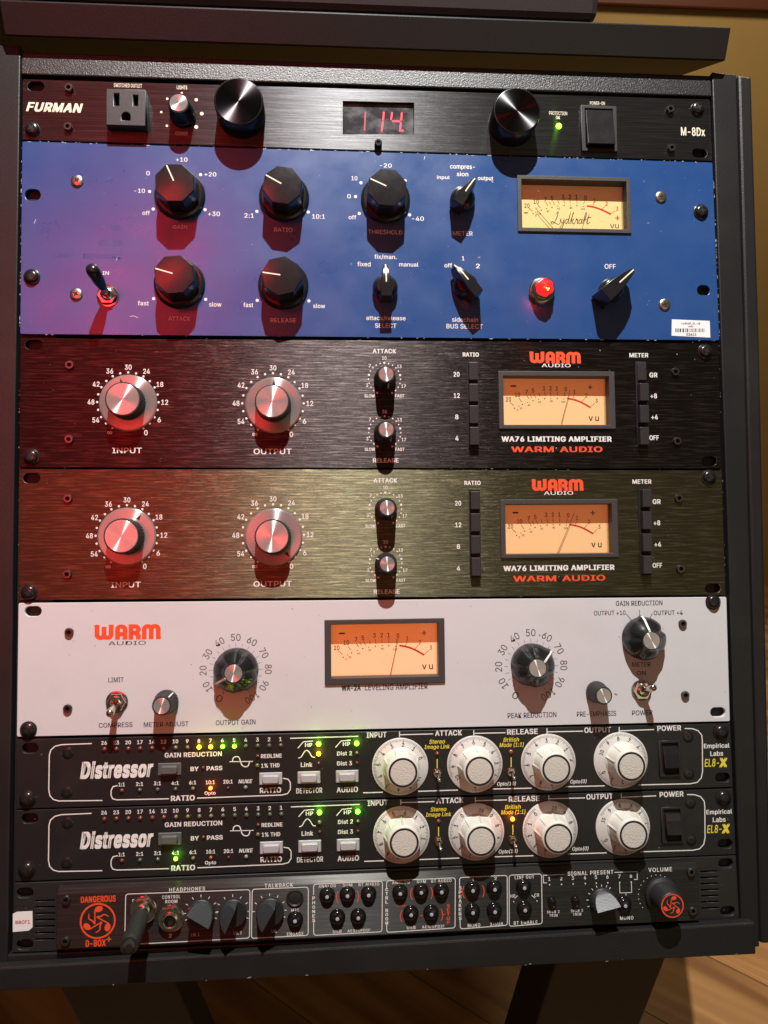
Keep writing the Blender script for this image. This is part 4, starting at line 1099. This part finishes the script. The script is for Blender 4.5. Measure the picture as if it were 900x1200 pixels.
T('WA-2A', 411.5, 806, 22.5, 7, 'k', bold=.045)
for cx, cy, r in ((276.3, 785.0, 28.4), (622.6, 780.5, 28.6)):
    c_ = Vector(pr.q(cx, cy)); k = K(cx, cy)
    for i in range(21):
        a = -60 + 15 * i
        if abs(a - 90) > 165: continue
        pr.g('k').ribbon([(c_.x + rr * k * math.cos(R(a)), c_.y + rr * k * math.sin(R(a))) for rr in (r - 1.2, r + 3.0)], .22)
    numbers_ring(pr.g('k'), c_.x, c_.y, [(str(10 * i), 240 - 30 * i) for i in range(11)], 38.2 * k, 5.6 * k, 8.2 * k, True, ch=1.25)
for a0, a1 in (((734, 719.5), (740, 727)), ((749.5, 714.5), (749.5, 725)), ((764.5, 719), (760.5, 726.5))): pr.line([a0, a1], .7, 'k')
pr.done(u)
nib_knob(u, 273.6, 789.2, 211); nib_knob(u, 630, 783, 40); nib_knob(u, 763.5, 750.8, 99)
small_knob(u, 189.3, 827.4, 52, r=7.9, rc=5.2, h=14.5); small_knob(u, 707.6, 815.4, 250, r=7.4, rc=5.0, h=14.5)
toggle(u, 135.6, 823.3, 127.8, 837.5, 15, rn=6.4); toggle(u, 753.6, 809.8, 767, 805.3, 15, rn=6.4)
for x, y in ((80.7, 741), (79, 830.7), (800.3, 731), (803.3, 814.8)): hexs(u, x, y, r=2.9, h=1.6)
rack_screw(u, 32.5, 855.5); rack_screw(u, 836.5, 705.5)
put('dirt_specks', specks(MB(), poly, 34, .10, .35, .05, 8, org=o).mesh('dirt_specks', M['grime'], solid=False), u, kind='stuff')

# ================================================================ DISTRESSORS (two alike)
def cream_dial(u, x, y, capx, capy, ang_of, s, n0=0):
    c = P(x, y, .6); at = (c.x + s[0], c.y + s[1], 0); k = K(x, y)
    def body():
        h = 15.5; n = 80
        def fl(i, n, z):
            a = (i * 360 / n) % 45
            return (1.0 if min(a, 45 - a) < 4.5 else .945) if 1.5 < z < h - 2.4 else 1.0
        mb = MB(); mb.lathe([(12.6, 1.2), (12.6, 2.2), (12.2, 2.6), (10.9, h - 3.2), (10.9, h - 2.0), (10.5, h - .6), (9.9, h - .1), (9.6, h)], n, flute=fl)
        return mb.mesh('control_knob', M['cream'], 30)
    def plate():
        mb = MB(); mb.lathe([(18.9, .1), (18.9, .8), (18.5, 1.1)], 72, mi=0)
        for i in range(100):
            a = i * 3.05 - 6
            if a > 305: break
            l = 3.0 if i % 10 == 2 else (2.4 if i % 5 == 2 else 1.6)
            mb.ribbon([(r * math.cos(R(a)), r * math.sin(R(a))) for r in (18.2, 18.2 - l)], .36 if l > 2.5 else .24, 1.14, mi=1)
        for n_ in range(11):
            a = n_ * 30.5
            mb.text(str(n_), 14.6 * math.cos(R(a)), 14.6 * math.sin(R(a)), 1.6 * len(str(n_)), 2.7, z=1.16, ang=a - 90, mi=1, bold=.02)
        return mb.mesh('dial_plate', [M['dial'], M['k_print']], 40, solid=False)
    def ring():
        return MB().ring(0, 0, 8.15, 9.5, 15.56, 56).mesh('cap_ring', M['k_print'], solid=False)
    def ins():
        return MB().lathe([(8.1, 15.4), (8.0, 15.75), (4, 15.85), (.2, 15.9)], 48).mesh('cap_insert', M['cream_top'], 50)
    a = ang_of
    pl = put('dial_plate', shared('dplate', plate), u, at, a)
    # top of the knob is seen at capx, capy -> its axis stands square on the plate
    p = P(capx, capy, 15.5); at2 = (p.x + s[0], p.y + s[1], 0)
    kb = put('control_knob', shared('dknob', body), u, at2, a)
    put('cap_ring', shared('dring', ring), kb, at2, a); put('cap_insert', shared('dins', ins), kb, at2, a)

def distressor(second):
    s = (0.0, 0.0)
    if second:
        d1 = P(18.7, 949.5) - P(19.5, 866.5); d2 = P(859, 924.4) - P(855.8, 848.0); s = ((d1.x + d2.x) / 2, (d1.y + d2.y) / 2)
    pts = [(18.7, 949.8), (859, 924.3), (862.3, 1001.2), (17.3, 1033)] if second else [(19.5, 866.8), (855.8, 847.8), (858.8, 922.2), (18.7, 948)]
    poly = [P(x, y).xy for x, y in pts]; base = (poly[2] + poly[3]) / 2
    lab = 'lower of the two black units with four cream knobs, orange british mode light lit' if second else 'upper of the two black units with four cream knobs, yellow and green reduction lights lit'
    u = thing('distortion_compressor', lab, 'rack unit', (base.x, base.y, 0), 'black compressors with four cream knobs')
    o = AT[u.name]
    S = lambda x, y: [sub(q, s) for q in slot(x, y, 10.5, 6.4)]
    face_plate(u, poly, [S(35.3, 876.8), S(846.8, 911.2)], 'dist', 3.0, .6)
    chassis(u, poly)
    pr = Print(o, s); T = pr.t
    # brackets round the front panel
    lw = 1.15
    pr.line([(107.5, 871.3), (72, 872.6), (64.5, 874.5), (59.5, 879), (57.8, 885), (57.2, 926), (58.6, 932.5), (62.5, 936.8), (69, 938.6), (120, 938)], lw)
    pr.line([(138, 920.6), (132.5, 921.8), (130.3, 926), (130.2, 932), (132, 936), (137, 937.3), (198, 936)], lw)
    pr.line([(231, 935.3), (330, 931.6), (337, 930), (340.3, 925), (340.2, 917), (337.5, 913), (331.5, 912)], lw)
    for t, x in zip((26, 23, 20, 17, 14, 12, 10, 9, 8, 7, 6, 5, 4, 3, 2, 1), (122, 136.2, 150.2, 164, 178, 191.7, 205.6, 219.4, 233, 246.6, 260.6, 274.4, 288, 301.7, 315.3, 328.6)):
        y = 870.6 - (x - 122) * .0217; T(str(t), x, y, 6.6 if t > 9 else 3.2, 4.6, bold=.03)
        c_ = 'red' if t >= 12 else ('amber' if t >= 7 else 'green')
        led(u, x + .2, y + 7.4, c_, (not second) and t in (8, 7, 6, 5), s, power=.0005)
    T('GAIN REDUCTION', 226.5, 884.2, 67, 5.6, bold=.03); T('Distressor', 137, 901.5, 86, 21, shear=.22, bold=.06)
    T('BY', 228, 901, 9.5, 5.2, bold=.04); T('PASS', 251.3, 900.2, 18.5, 5.2, bold=.04); led(u, 238, 899.6, 'red', False, s, r=.9)
    pr.line([(269, 892.6), (296.5, 892.2)], .9)
    pr.line([(272.5, 892.3), (273.3, 888.5), (276.5, 886.6), (280, 887.6), (281.8, 892), (283.2, 896), (286.2, 898.3), (290, 898), (291.6, 895.5), (292.4, 892)], 1.2, curve=True)
    T('REDLINE', 318, 885.8, 24.5, 4.6, bold=.04); led(u, 301.8, 885.8, 'red', False, s, r=1.0); T('1% THD', 316.8, 897, 21.5, 5, bold=.03); led(u, 301.5, 897.2, 'amber', False, s)
    for t, x, y, w_, cl in (('1:1', 142.6, 919.3, 7.4, 'red'), ('2:1', 163.6, 918.7, 8.4, 'green'), ('3:1', 184.4, 918, 8.4, 'green'), ('4:1', 205.3, 917.6, 8.6, 'green'), ('6:1', 225.8, 917, 8.2, 'amber'), ('10:1', 246.4, 916.6, 10.6, 'orange'), ('20:1', 267.2, 916, 11, 'red'), ('NUKE', 287.6, 915.6, 16.5, 'clear')):
        T(t, x, y, w_, 4.6, bold=.035, shear=.2 if t == 'NUKE' else 0)
        lit = (t == '4:1') if second else (t == '10:1')
        led(u, x + .2, y + 7.2, cl, lit, s, r=1.25 if lit or t != '20:1' else .8, power=.0008)
    T('Opto', 246.2, 929.8, 13, 5.2, bold=.03); T('RATIO', 214.3, 935.2, 28, 6.4, bold=.04)
    T('RATIO', 317, 926, 25, 6.2, bold=.03); T('DETECTOR', 362.4, 926.4, 30.5, 6.2, bold=.02); T('AUDIO', 407, 925.3, 25, 6.2, bold=.03)
    pr.line([(340, 865.2), (420, 862.8)], 1.2)
    pr.line([(349, 876.8), (355.5, 869.3), (367, 868.3)], 1.1); T('HP', 361.7, 873, 8.6, 4.6, bold=.04); led(u, 373.3, 872, 'green', True, s, r=1.6, power=.0011)
    pr.line([(349.5, 888.3), (353, 887), (356, 882), (359.2, 879.2), (362.5, 881.6), (365.5, 886.5), (369, 887.6)], 1.1, curve=True); led(u, 373.4, 883.5, 'amber', not second, s, r=1.4, power=.0007)
    T('Link', 359.3, 896, 13.6, 5.4, bold=.03); led(u, 373.6, 894.3, 'red', False, s, r=.9)
    pr.line([(393.2, 875.8), (399.8, 868.3), (411, 867.3)], 1.1); T('HP', 406, 871.8, 8.6, 4.6, bold=.04); led(u, 418, 871.3, 'green', True, s, r=1.6, power=.0011)
    T('Dist 2', 403.7, 882.8, 17.6, 5, bold=.03); led(u, 418.2, 882.5, 'amber', False, s, r=1.1); T('Dist 3', 403.7, 894.4, 17.6, 5, bold=.03); led(u, 418.3, 893.7, 'red', False, s, r=.9)
    for t, x, y, w_, h_ in (('INPUT', 441.3, 861.2, 23.5, 6.4), ('ATTACK', 525.6, 858.9, 31.5, 6.2), ('RELEASE', 612.2, 857.4, 36, 6.2), ('OUTPUT', 700.2, 855.3, 31, 6.2), ('POWER', 784.2, 853.2, 28, 6)): T(t, x, y, w_, h_, bold=.035)
    for pts_ in ([(468.2, 857.3), (468.2, 863.6)], [(468.2, 861), (507.5, 860)], [(555.2, 855.6), (555.2, 861.5)], [(555.2, 859.4), (592.3, 858.6)], [(641, 853.4), (641, 860)], [(641, 857.6), (683.3, 856.8)], [(725.6, 851.8), (725.6, 859)], [(725.6, 856.5), (766.3, 854.9)]): pr.line(pts_, 1.1)
    pr.line([(802.3, 853.7), (811, 853.8), (818, 856.2), (822.3, 861.5), (823, 868), (823.3, 904), (821.8, 911.5), (817, 916.8), (809, 918.4), (748, 919.8)], lw)
    for pts_ in ([(425.5, 929), (448.5, 928.4)], [(490, 927.3), (536.5, 925.8)], [(577, 924.6), (623, 923.6)], [(663, 921.9), (708.5, 920.8)]): pr.line(pts_, 1.15)
    T('Stereo', 512.2, 869, 18.5, 5, 'y', shear=.2, bold=.02); T('Image Link', 512.2, 875.6, 30, 6, 'y', shear=.2, bold=.02)
    T('British', 599, 866.7, 18.5, 5, 'y', shear=.2, bold=.02); T('Mode (1:1)', 599.5, 873, 28.5, 6, 'y', shear=.2, bold=.02)
    pr.line([(512.3, 889.5), (512.3, 901)], 1.1, 'y'); pr.line([(599, 887.5), (599, 899)], 1.1, 'y')
    T('Opto(10)', 593.5, 918.8, 22, 5.6, shear=.2, bold=.02); T('Opto(0)', 677.8, 916.2, 19, 5.6, shear=.2, bold=.02)
    led(u, 512.4, 883, 'red', False, s); led(u, 598.8, 881, 'orange', second, s, r=1.5, power=.0010)
    T('Empirical', 839.8, 874.5, 30, 6.4, bold=.03); T('Labs', 839.8, 883, 15, 5.4, bold=.03); T('EL8-', 834, 893.8, 17, 9, 'y', shear=.18, bold=.02); T('X', 847.5, 893.6, 10, 10.5, 'y', shear=.1, bold=.07)
    pr.done(u)
    for cx, cy, m in ((198, 902.2, 'dark_btn'), (317, 913.3, 'grey_btn'), (361.9, 912, 'grey_btn'), (406.9, 910.6, 'grey_btn')):
        p = P(cx, cy, 2)
        hs = shared(('hs', m), lambda: MB().add(*(lambda m_=MB().prism([(-7.7, -4.1), (7.7, -4.1), (7.7, 4.1), (-7.7, 4.1)], .05, .8, .92): (m_.v, m_.f))()).mesh('square_button', M[m]))
        kb = shared(('kb', m), lambda: MB().prism(rrect(0, 0, 11.2, 5.2, 1.4), .7, 3.4, .9).mesh('button_cap', M[m], 30))
        b = put('square_button', hs, u, (p.x + s[0], p.y + s[1], 0), bevel=.3); put('button_cap', kb, b, AT[b.name], bevel=.3)
    A = (21, 270, 2, 157) if not second else (0, 0, 0, 0)
    cents = ((469, 898.2), (556.4, 895.3), (642.6, 893), (727.4, 890.8)); caps = ((472.2, 905.6), (562.2, 903.9), (652, 901.4), (739.9, 898.2))
    offs = (21, -90, 3, -148) if not second else (-42, -229, -227, -146)
    for (cx, cy), (px, py), a in zip(cents, caps, offs): cream_dial(u, cx, cy, px, py, a, s)
    toggle(u, 512.6, 906.5, 515.2, 915.5, 9, rn=2.7, rt=1.15, rb=.8, s=s, hn=1.8, name='mini_toggle'); toggle(u, 599.3, 905, 603.2, 913, 9, rn=2.7, rt=1.15, rb=.8, s=s, hn=1.8, name='mini_toggle')
    rocker(u, 773.5, 867.5, 797, 910.5, 779, 876, 796, 900, s=s, hb=1.4, hi=4.6, lo=1.2, up=True)
    for x, y in ((79.2, 882.6), (78.2, 929), (806.8, 863.6), (807.6, 907)):
        p = P(x, y, .5); put('panel_screw', screw_mesh(3.7, .7, 'bolt', random.choice((5, 30, 50))), u, (p.x + s[0], p.y + s[1], 0.02))
    rack_screw(u, 31.3, 936.5, s); rack_screw(u, 845.8, 858, s)
    put('dust_specks', specks(MB(), poly, 40, .08, .2, .05, 41 + second, org=o).mesh('dust_specks', M['dust_w'], solid=False), u, kind='stuff')
distressor(False); distressor(True)

# ================================================================ MONITOR CONTROLLER
u, poly = unit('monitor_controller', 'low black monitor controller at the bottom of the rack with vented ears and orange emblem', [(17.3, 1035), (862.4, 1002.8), (866.5, 1078.6), (13.8, 1116.5)], 'dbox', None)
o = AT[u.name]; Z = 5.0
def vent(x0, x1, y, slope=0.0):
    a = P(x0, y); b = P(x1, y + slope); h = 1.1
    return [(a.x, a.y - h / 2), (b.x, b.y - h / 2), (b.x, b.y + h / 2), (a.x, a.y + h / 2)]
vents = [vent(41, 64.5, 1055.8 + 7.55 * i, -.7) for i in range(7)] + [vent(820.5 + i * .25, 841 + i * .25, 1021.6 + 7.15 * i, -.7) for i in range(7)]
face_plate(u, poly, [slot(29.3, 1046.3, 10.5, 6.4), slot(29, 1107, 10.5, 6.4), slot(850.5, 1011.7, 10.5, 6.4), slot(852.7, 1067.7, 10.5, 6.4)] + vents, 'dbox_ear', 3.0, .8)
chassis(u, poly)
fx0, fx1 = P(66, 1075, Z).x, P(819, 1040, Z).x; fy1 = (P(67, 1041, Z).y + P(818, 1010.5, Z).y) / 2; fy0 = (P(66, 1114, Z).y + P(819, 1078, Z).y) / 2
cx, cy = (fx0 + fx1) / 2, (fy0 + fy1) / 2; hw, hh = (fx1 - fx0) / 2, (fy1 - fy0) / 2
fp = MB(); ch = 4.0
vs = [(-hw, -hh, .05), (hw, -hh, .05), (hw, hh, .05), (-hw, hh, .05), (-hw, -hh, Z), (hw, -hh, Z), (hw, hh - ch, Z), (-hw, hh - ch, Z), (hw, hh, 1.6), (-hw, hh, 1.6)]
fp.add(vs, [(0, 1, 5, 4), (4, 5, 6, 7), (7, 6, 8, 9), (9, 8, 2, 3), (1, 2, 8, 6, 5), (0, 4, 7, 9, 3), (0, 3, 2, 1)])
fpl = put('faceplate', fp.mesh('faceplate', M['dbox']), u, (cx, cy, 0), bevel=.5)
pr = Print((o.x, o.y, 0), z=Z); T = pr.t; Bo = dict(bold=.022, space=1.15)
T('DANGEROUS', 115.2, 1053.6, 40.5, 7.6, 'o', bold=.05); T('D-BOX', 112.2, 1105.2, 23.5, 8, 'o', bold=.05); T('+', 127.6, 1100.6, 5.6, 5.6, 'o', bold=.04)
a = pr.q(114.6, 1079.2); notes_logo(pr.g('o'), a[0], a[1], 19.6 * .575, .06)
for t, x, y, w_, h_ in (('HEADPHONES', 219.3, 1042, 41.5, 4.6), ('PHONES', 164.3, 1055.2, 18, 4), ('CONTROL', 200.7, 1051, 21, 4), ('ROOM', 200.8, 1056.3, 14, 4), ('TALKBACK', 326.8, 1037.3, 33, 4.6),
                        ('ANALOG', 383.5, 1038.3, 20, 3.6), ('SUM', 407.2, 1037.2, 11, 3.6), ('BT AUDIO', 432.3, 1036.2, 24, 3.6), ('USB', 395.2, 1091.6, 10, 3.8), ('AES/SPDIF', 420.5, 1090.6, 26.5, 3.8),
                        ('MIC', 345.8, 1066.6, 9, 3.6), ('ENGAGE', 346, 1094.4, 19, 4), ('ANALOG', 469.8, 1034, 20.5, 3.6), ('SUM', 493.7, 1033.1, 10.5, 3.6), ('BT AUDIO', 517.3, 1032.1, 23.5, 3.6),
                        ('USB', 481.9, 1087, 10, 3.8), ('AES/SPDIF', 507.7, 1086, 26, 3.8), ('1', 554.4, 1030.9, 3, 3.8), ('2', 580.6, 1029.4, 3, 3.8), ('MONO', 555.4, 1084.3, 14.5, 4), ('3/SUB', 581.7, 1083.2, 15, 4),
                        ('LINE OUT', 614.5, 1027.9, 22.5, 3.8), ('BT ENABLE', 616, 1081.2, 27.5, 4), ('HP', 600.9, 1050, 5.6, 3.8), ('CR', 628.9, 1048.9, 5.6, 3.8), ('SIGNAL PRESENT', 692, 1022.8, 53, 4.6), ('VOLUME', 773.6, 1019, 27.5, 4.8),
                        ('MONO', 734.4, 1075.7, 15.5, 4), ('SPKR 2', 648.3, 1068.5, 14.5, 3), ('TRIM', 648.5, 1072.6, 9.5, 3), ('SPKR 3', 676, 1067.2, 14, 3), ('TRIM', 676.2, 1071.3, 9.5, 3), ('LVL 1', 229, 1095.3, 9, 3.6), ('LVL 2', 278.5, 1093, 9, 3.6), ('LVL', 321.5, 1091.3, 6, 3.4), ('2', 199.6, 1096.4, 3.6, 4.6)):
    T(t, x, y, w_, h_, **Bo)
for i, x in enumerate((643.6, 657.6, 671.2, 685.5, 698.3, 711.8, 725.8, 739.3)):
    T(str(i + 1), x, 1029.9 - i * .5, 2.6, 4.2, **Bo); pr.dot(x + .4, 1036.7 - i * .45, .8)
T('-10/+4', 469, 1061.4, 11.5, 3.0, 'o')
def stack(t, x, y0, y1, c='w', xs=0):
    for i, ch_ in enumerate(t):
        if ch_ != ' ': T(ch_, x + xs * i, y0 + (y1 - y0) * i / (len(t) - 1), 3.2, 3.8, c, bold=.04)
stack('PHONES', 367.6, 1052.5, 1078.5); stack('CTRL ROOM', 453.2, 1042.5, 1081.5); stack('SPEAKERS', 539.2, 1040.5, 1076); stack('SETUP', 525.3, 1061.5, 1081, 'o')
def rbox(tl, tr_, br, bl, gap=None):
    q = [pr.q(*c_) for c_ in (tl, tr_, br, bl)]; rp = rounded(q, 1.9, 5)
    if gap is None: pr.g('w').ribbon(rp, .5, closed=True)
    else:     # left side broken where a stacked word stands: gap = (low, high) fractions
        n = len(rp); k = 4 * 6; seq = rp[-1:] + rp   # start at top-left corner end
        tlp, blp = Vector(rp[0]), Vector(rp[-1])
        a_, b_ = gap
        path = [tuple(tlp.lerp(blp, a_))] + rp + [tuple(tlp.lerp(blp, b_))]
        pr.g('w').ribbon(path, .5)
rbox((147.3, 1047.7), (293, 1042.5), (292.3, 1099.3), (146.2, 1107)); rbox((295.6, 1042), (361.3, 1039.5), (361.2, 1096), (294.6, 1099.6))
rbox((367.5, 1036.2), (448.2, 1032.6), (447.6, 1091.8), (367.6, 1096.2), (.17, .75)); rbox((453, 1032.2), (533.6, 1028.6), (533.2, 1087.3), (453.2, 1092.6), (.12, .88))
rbox((538.4, 1028.4), (594.3, 1025.7), (594.6, 1084.2), (539.3, 1088.6), (.14, .86)); rbox((596.6, 1025.6), (634.6, 1024), (635.4, 1082.4), (596.8, 1085.6))
pr.line([(641, 1034.5), (637, 1034.6), (636.6, 1025.7), (662, 1024.6)], .8); pr.line([(720, 1022.3), (746.6, 1021.4), (746.8, 1030.4), (743, 1030.6)], .8)
pr.line([(726, 1034.5), (726.4, 1046.4), (740.2, 1045.8), (739.8, 1033.8)], .7); pr.line([(733.5, 1046), (733.6, 1049.3)], .7)
pr.line([(603, 1052.7), (606.4, 1049.7)], .8); pr.line([(623, 1049), (627, 1052.4)], .8); pr.dot(602, 1056.6, .7); pr.dot(629.3, 1055.7, .7)
def paren(x, y, r, a0, a1):
    c_ = Vector(pr.q(x, y)); pr.g('o').ribbon([(c_.x + px, c_.y + py) for px, py in arc(0, 0, r * .575, a0, a1, 8)], .5)
for x, y in ((407.3, 1051), (494, 1047), (554.7, 1044.9)): paren(x, y, 12.6, -32, 32); paren(x, y, 12.6, 148, 212)
paren(482, 1073.3, 12.6, 148, 212); paren(506, 1072.6, 12.6, -32, 32); pr.line([(492.6, 1073), (495, 1072.9)], 1, 'o'); pr.line([(519, 1071.6), (521.5, 1071.5)], .8, 'o')
# knob scales
for x, y, ringa in ((235.5, 1069, range(-20, 201, 22)), (272.7, 1068.7, range(-20, 201, 22)), (316, 1067.4, range(-20, 201, 22))):
    c_ = Vector(pr.q(x, y))
    for a_ in (-24, 0, 30, 60, 90, 120, 150, 180) if x > 236 else (-24, 0, 30, 60, 90, 120, 150, 182, 205):
        pr.g('w').ribbon([(c_.x + rr * .575 * math.cos(R(a_)), c_.y + rr * .575 * math.sin(R(a_))) for rr in (16.6, 19.4)], .45)
c_ = Vector(pr.q(705.4, 1055.5))
for a_ in (55, 70, 90, 110, 130, 150, 175, 200):
    pr.g('w').ribbon([(c_.x + rr * .575 * math.cos(R(a_)), c_.y + rr * .575 * math.sin(R(a_))) for rr in (16, 18.6)], .45)
c_ = Vector(pr.q(770, 1048.5))
for i in range(18):
    a_ = -20 + i * 14; pr.g('w').disc(c_.x + 22.6 * .575 * math.cos(R(a_)), c_.y + 22.6 * .575 * math.sin(R(a_)), .32, n=6)
pr.done(u)
def dome_btn(x, y):
    def f():
        mb = MB(); mb.lathe([(5.2, 0), (5.2, .7), (4.8, 1.1), (4.5, 1.0), (4.3, 2.0), (3.7, 2.7), (2.4, 3.1), (1.2, 3.2)], 30, top=False); return mb.mesh('round_button', M['dome'], 50)
    def g(): return MB().lathe([(1.2, 3.15), (1.15, 3.35), (.1, 3.5)], 16).mesh('light_pipe', M['pip'], 50)
    p = P(x, y, Z + 4); b = put('round_button', shared('db', f), u, (p.x, p.y, Z)); put('light_pipe', shared('dp', g), b, AT[b.name])
for x, y in ((383.3, 1052), (407.3, 1051), (432.2, 1050.2), (395.4, 1077.8), (420, 1077), (345.6, 1080.5), (469.3, 1048.4), (494, 1047), (517.9, 1046.5), (482, 1073.3), (506, 1072.6),
             (554.7, 1044.9), (580.4, 1043.5), (554.7, 1070.8), (580.6, 1069.8), (615.2, 1041.6), (616, 1067.8), (733.7, 1062.6)): dome_btn(x, y)
p = P(345.5, 1053, Z + 1); put('microphone_port', MB().lathe([(5.6, 0), (5.6, .7), (5.0, 1.0), (4.4, .6), (4.2, .3), (3.2, .6), (.2, .6)], 32).mesh('microphone_port', M['matte'], 30), u, (p.x, p.y, Z))
for x, y in ((647.3, 1056.7), (674.9, 1055.6)):
    p = P(x, y, Z + 2); put('trimmer', MB().lathe([(2.8, 0), (2.7, 2.0), (2.2, 2.8), (1.0, 3.0)], 20).mesh('trimmer', M['dome'], 50), u, (p.x, p.y, Z))
    p = P(x + 1.6, y + 6.2, Z); put('trimmer_mark', MB().disc(0, 0, .5, .06, 8).mesh('trimmer_mark', M['w_print'], solid=False), u, (p.x, p.y, Z))
def wing_knob(x, y, ang, flip=False):
    """x, y = axis on the faceplate; ang = direction of the ridge; the sloping half lies to its right"""
    h = 14.0
    def base(): return MB().lathe([(8.7, 0.05), (8.9, 2.6), (8.5, 3.0)], 40).mesh('wing_knob', M['matte'], 40)
    def wing():
        n = 18; poly = arc(0, 0, 8.4, 180, 360, n); mb = MB()
        m = len(poly); vs = [(a_, b_, 2.9) for a_, b_ in poly] + [(a_ * .97, b_ * .97, 3.4 + (h - 3.4) * (1 - (-b_ / 8.4)) ** .9) for a_, b_ in poly]
        vs += [(a_, b_, h * 1.0 if abs(a_) < 8.5 else 4) for a_, b_ in ((-7.6, .5), (7.6, .5))]
        top = list(range(m, 2 * m))
        fs = [(i, (i + 1) % m, m + (i + 1) % m, m + i) for i in range(m)] + [tuple(top)]
        mb.v = vs[:2 * m]; mb.f = fs; mb.m = [0] * len(fs)
        return mb.mesh('wing', M['wing'], 30)
    def tip(): return MB().box(6.6, 8.8, .1, .9, 3.0, 3.4).mesh('pointer_tip', M['r_print'])
    p = P(x, y, Z); k = put('wing_knob', shared('wk', base), u, (p.x, p.y, Z), ang)
    put('wing', shared('wkw', wing), k, AT[k.name], ang, bevel=.3); put('pointer_tip', shared('wkt', tip), k, AT[k.name], ang + (180 if flip else 0))
wing_knob(236, 1069, 148); wing_knob(273.2, 1068.5, 246); wing_knob(316.8, 1067.2, 240); wing_knob(705.5, 1055, 192, True)
# volume knob with printed emblem
p = P(788, 1061.5, Z + 17); at = (p.x, p.y, Z)
fl = lambda i, n, z: 1.0 if (i % 2 == 0 or z < 4 or z > 15.5) else .975
vk = put('volume_knob', MB().lathe([(11.4, .05), (11.4, 2.4), (9.6, 3.6), (8.6, 15), (8.3, 16.6), (7.9, 17)], 64, flute=fl).mesh('volume_knob', M['matte'], 25), u, at)
em = MB().disc(0, 0, 7.8, 17.06, 40, mi=1); e2 = MB(); notes_logo(e2, 0, 0, 7.6, 17.12, rot=-8); em.add(e2.v, e2.f, 0)
put('emblem', em.mesh('emblem', [M['o_print'], M['k_print']], solid=False), vk, at)
for x, y in ((77.3, 1054.7), (76.6, 1103.3), (809.9, 1022), (811.8, 1067.7)): hexs(u, x, y, r=2.8, h=1.8, z=Z)
# headphone socket
def nut6(mb, r, z0, z1, rot=0):
    mb.prism([(r * math.cos(R(60 * i + rot)), r * math.sin(R(60 * i + rot))) for i in range(6)], z0, z1, .94, top=False)
p = P(199.3, 1078.2, Z + 3); jk = MB(); jk.lathe([(8.6, 0.02), (8.6, .6), (8.2, .8)], 36, top=True); nut6(jk, 7.8, .8, 3.4, 12); jk.lathe([(7.3, 3.35), (4.9, 3.5), (4.9, 4.6), (4.2, 4.9), (3.7, 4.6), (3.5, 1.0)], 32, top=False)
js = put('headphone_socket', jk.mesh('headphone_socket', M['chrome'], 25), u, (p.x, p.y, Z), label='open chrome headphone socket')
put('socket_bore', MB().disc(0, 0, 3.6, 1.2, 24).mesh('socket_bore', M['hole'], solid=False), js, AT[js.name])
p1 = P(166.5, 1068.5, Z + 3); jk = MB(); jk.lathe([(8.6, 0.02), (8.6, .6), (8.2, .8)], 36, top=True); nut6(jk, 7.8, .8, 3.4, 5); jk.lathe([(7.3, 3.35), (4.9, 3.5), (4.9, 4.6), (4.2, 4.9)], 32, top=True)
put('headphone_socket', jk.mesh('headphone_socket', M['chrome'], 25), u, (p1.x, p1.y, Z))
put('dust_specks', specks(MB(), poly, 30, .08, .2, .05, 51, org=o).mesh('dust_specks', M['dust_w'], solid=False), u, kind='stuff')
st = sticker(u, [(15, 1092.2), (33.5, 1090.6), (38.2, 1086.6), (38, 1067.6), (19.5, 1068.6), (15, 1071)], 'label')
pb = Print(o); pb.t('B8CF1', 26.8, 1080.4, 17, 4.2, 'o', z=.2, bold=.03); pb.done(st, 6, 'label_print', 'r_print')

# ---- adapter plugged into the left headphone socket
e = P(151.3, 1108.5, 46); a0 = Vector((p1.x, p1.y, Z + 4.9))
ad = thing('headphone_adapter', 'short black ribbed headphone adapter plugged into the left socket, pointing outwards', 'plug', a0)
d = e - a0; mb = MB()
rs = [3.4, 3.6, 5.6, 6.1] + [6.3 if i % 2 else 6.0 for i in range(14)] + [6.4, 6.6, 6.3, 5.9]
mb.tube([d * (i / (len(rs) - 1)) for i in range(len(rs))], [q_ * .88 for q_ in rs], 28)
put('adapter_body', mb.mesh('adapter_body', M['matte'], 40), ad)
rg = MB(); nrm = d.normalized(); rg.tube([d * .995, d + nrm * .8, d + nrm * .9], [3.4, 3.4, 3.0], 28); put('socket_ring', rg.mesh('socket_ring', M['chrome'], 40), ad)
rg = MB(); rg.tube([d + nrm * .5, d + nrm * 1.0], [1.8, 1.8], 20); put('socket_bore', rg.mesh('socket_bore', M['hole'], 40), ad)
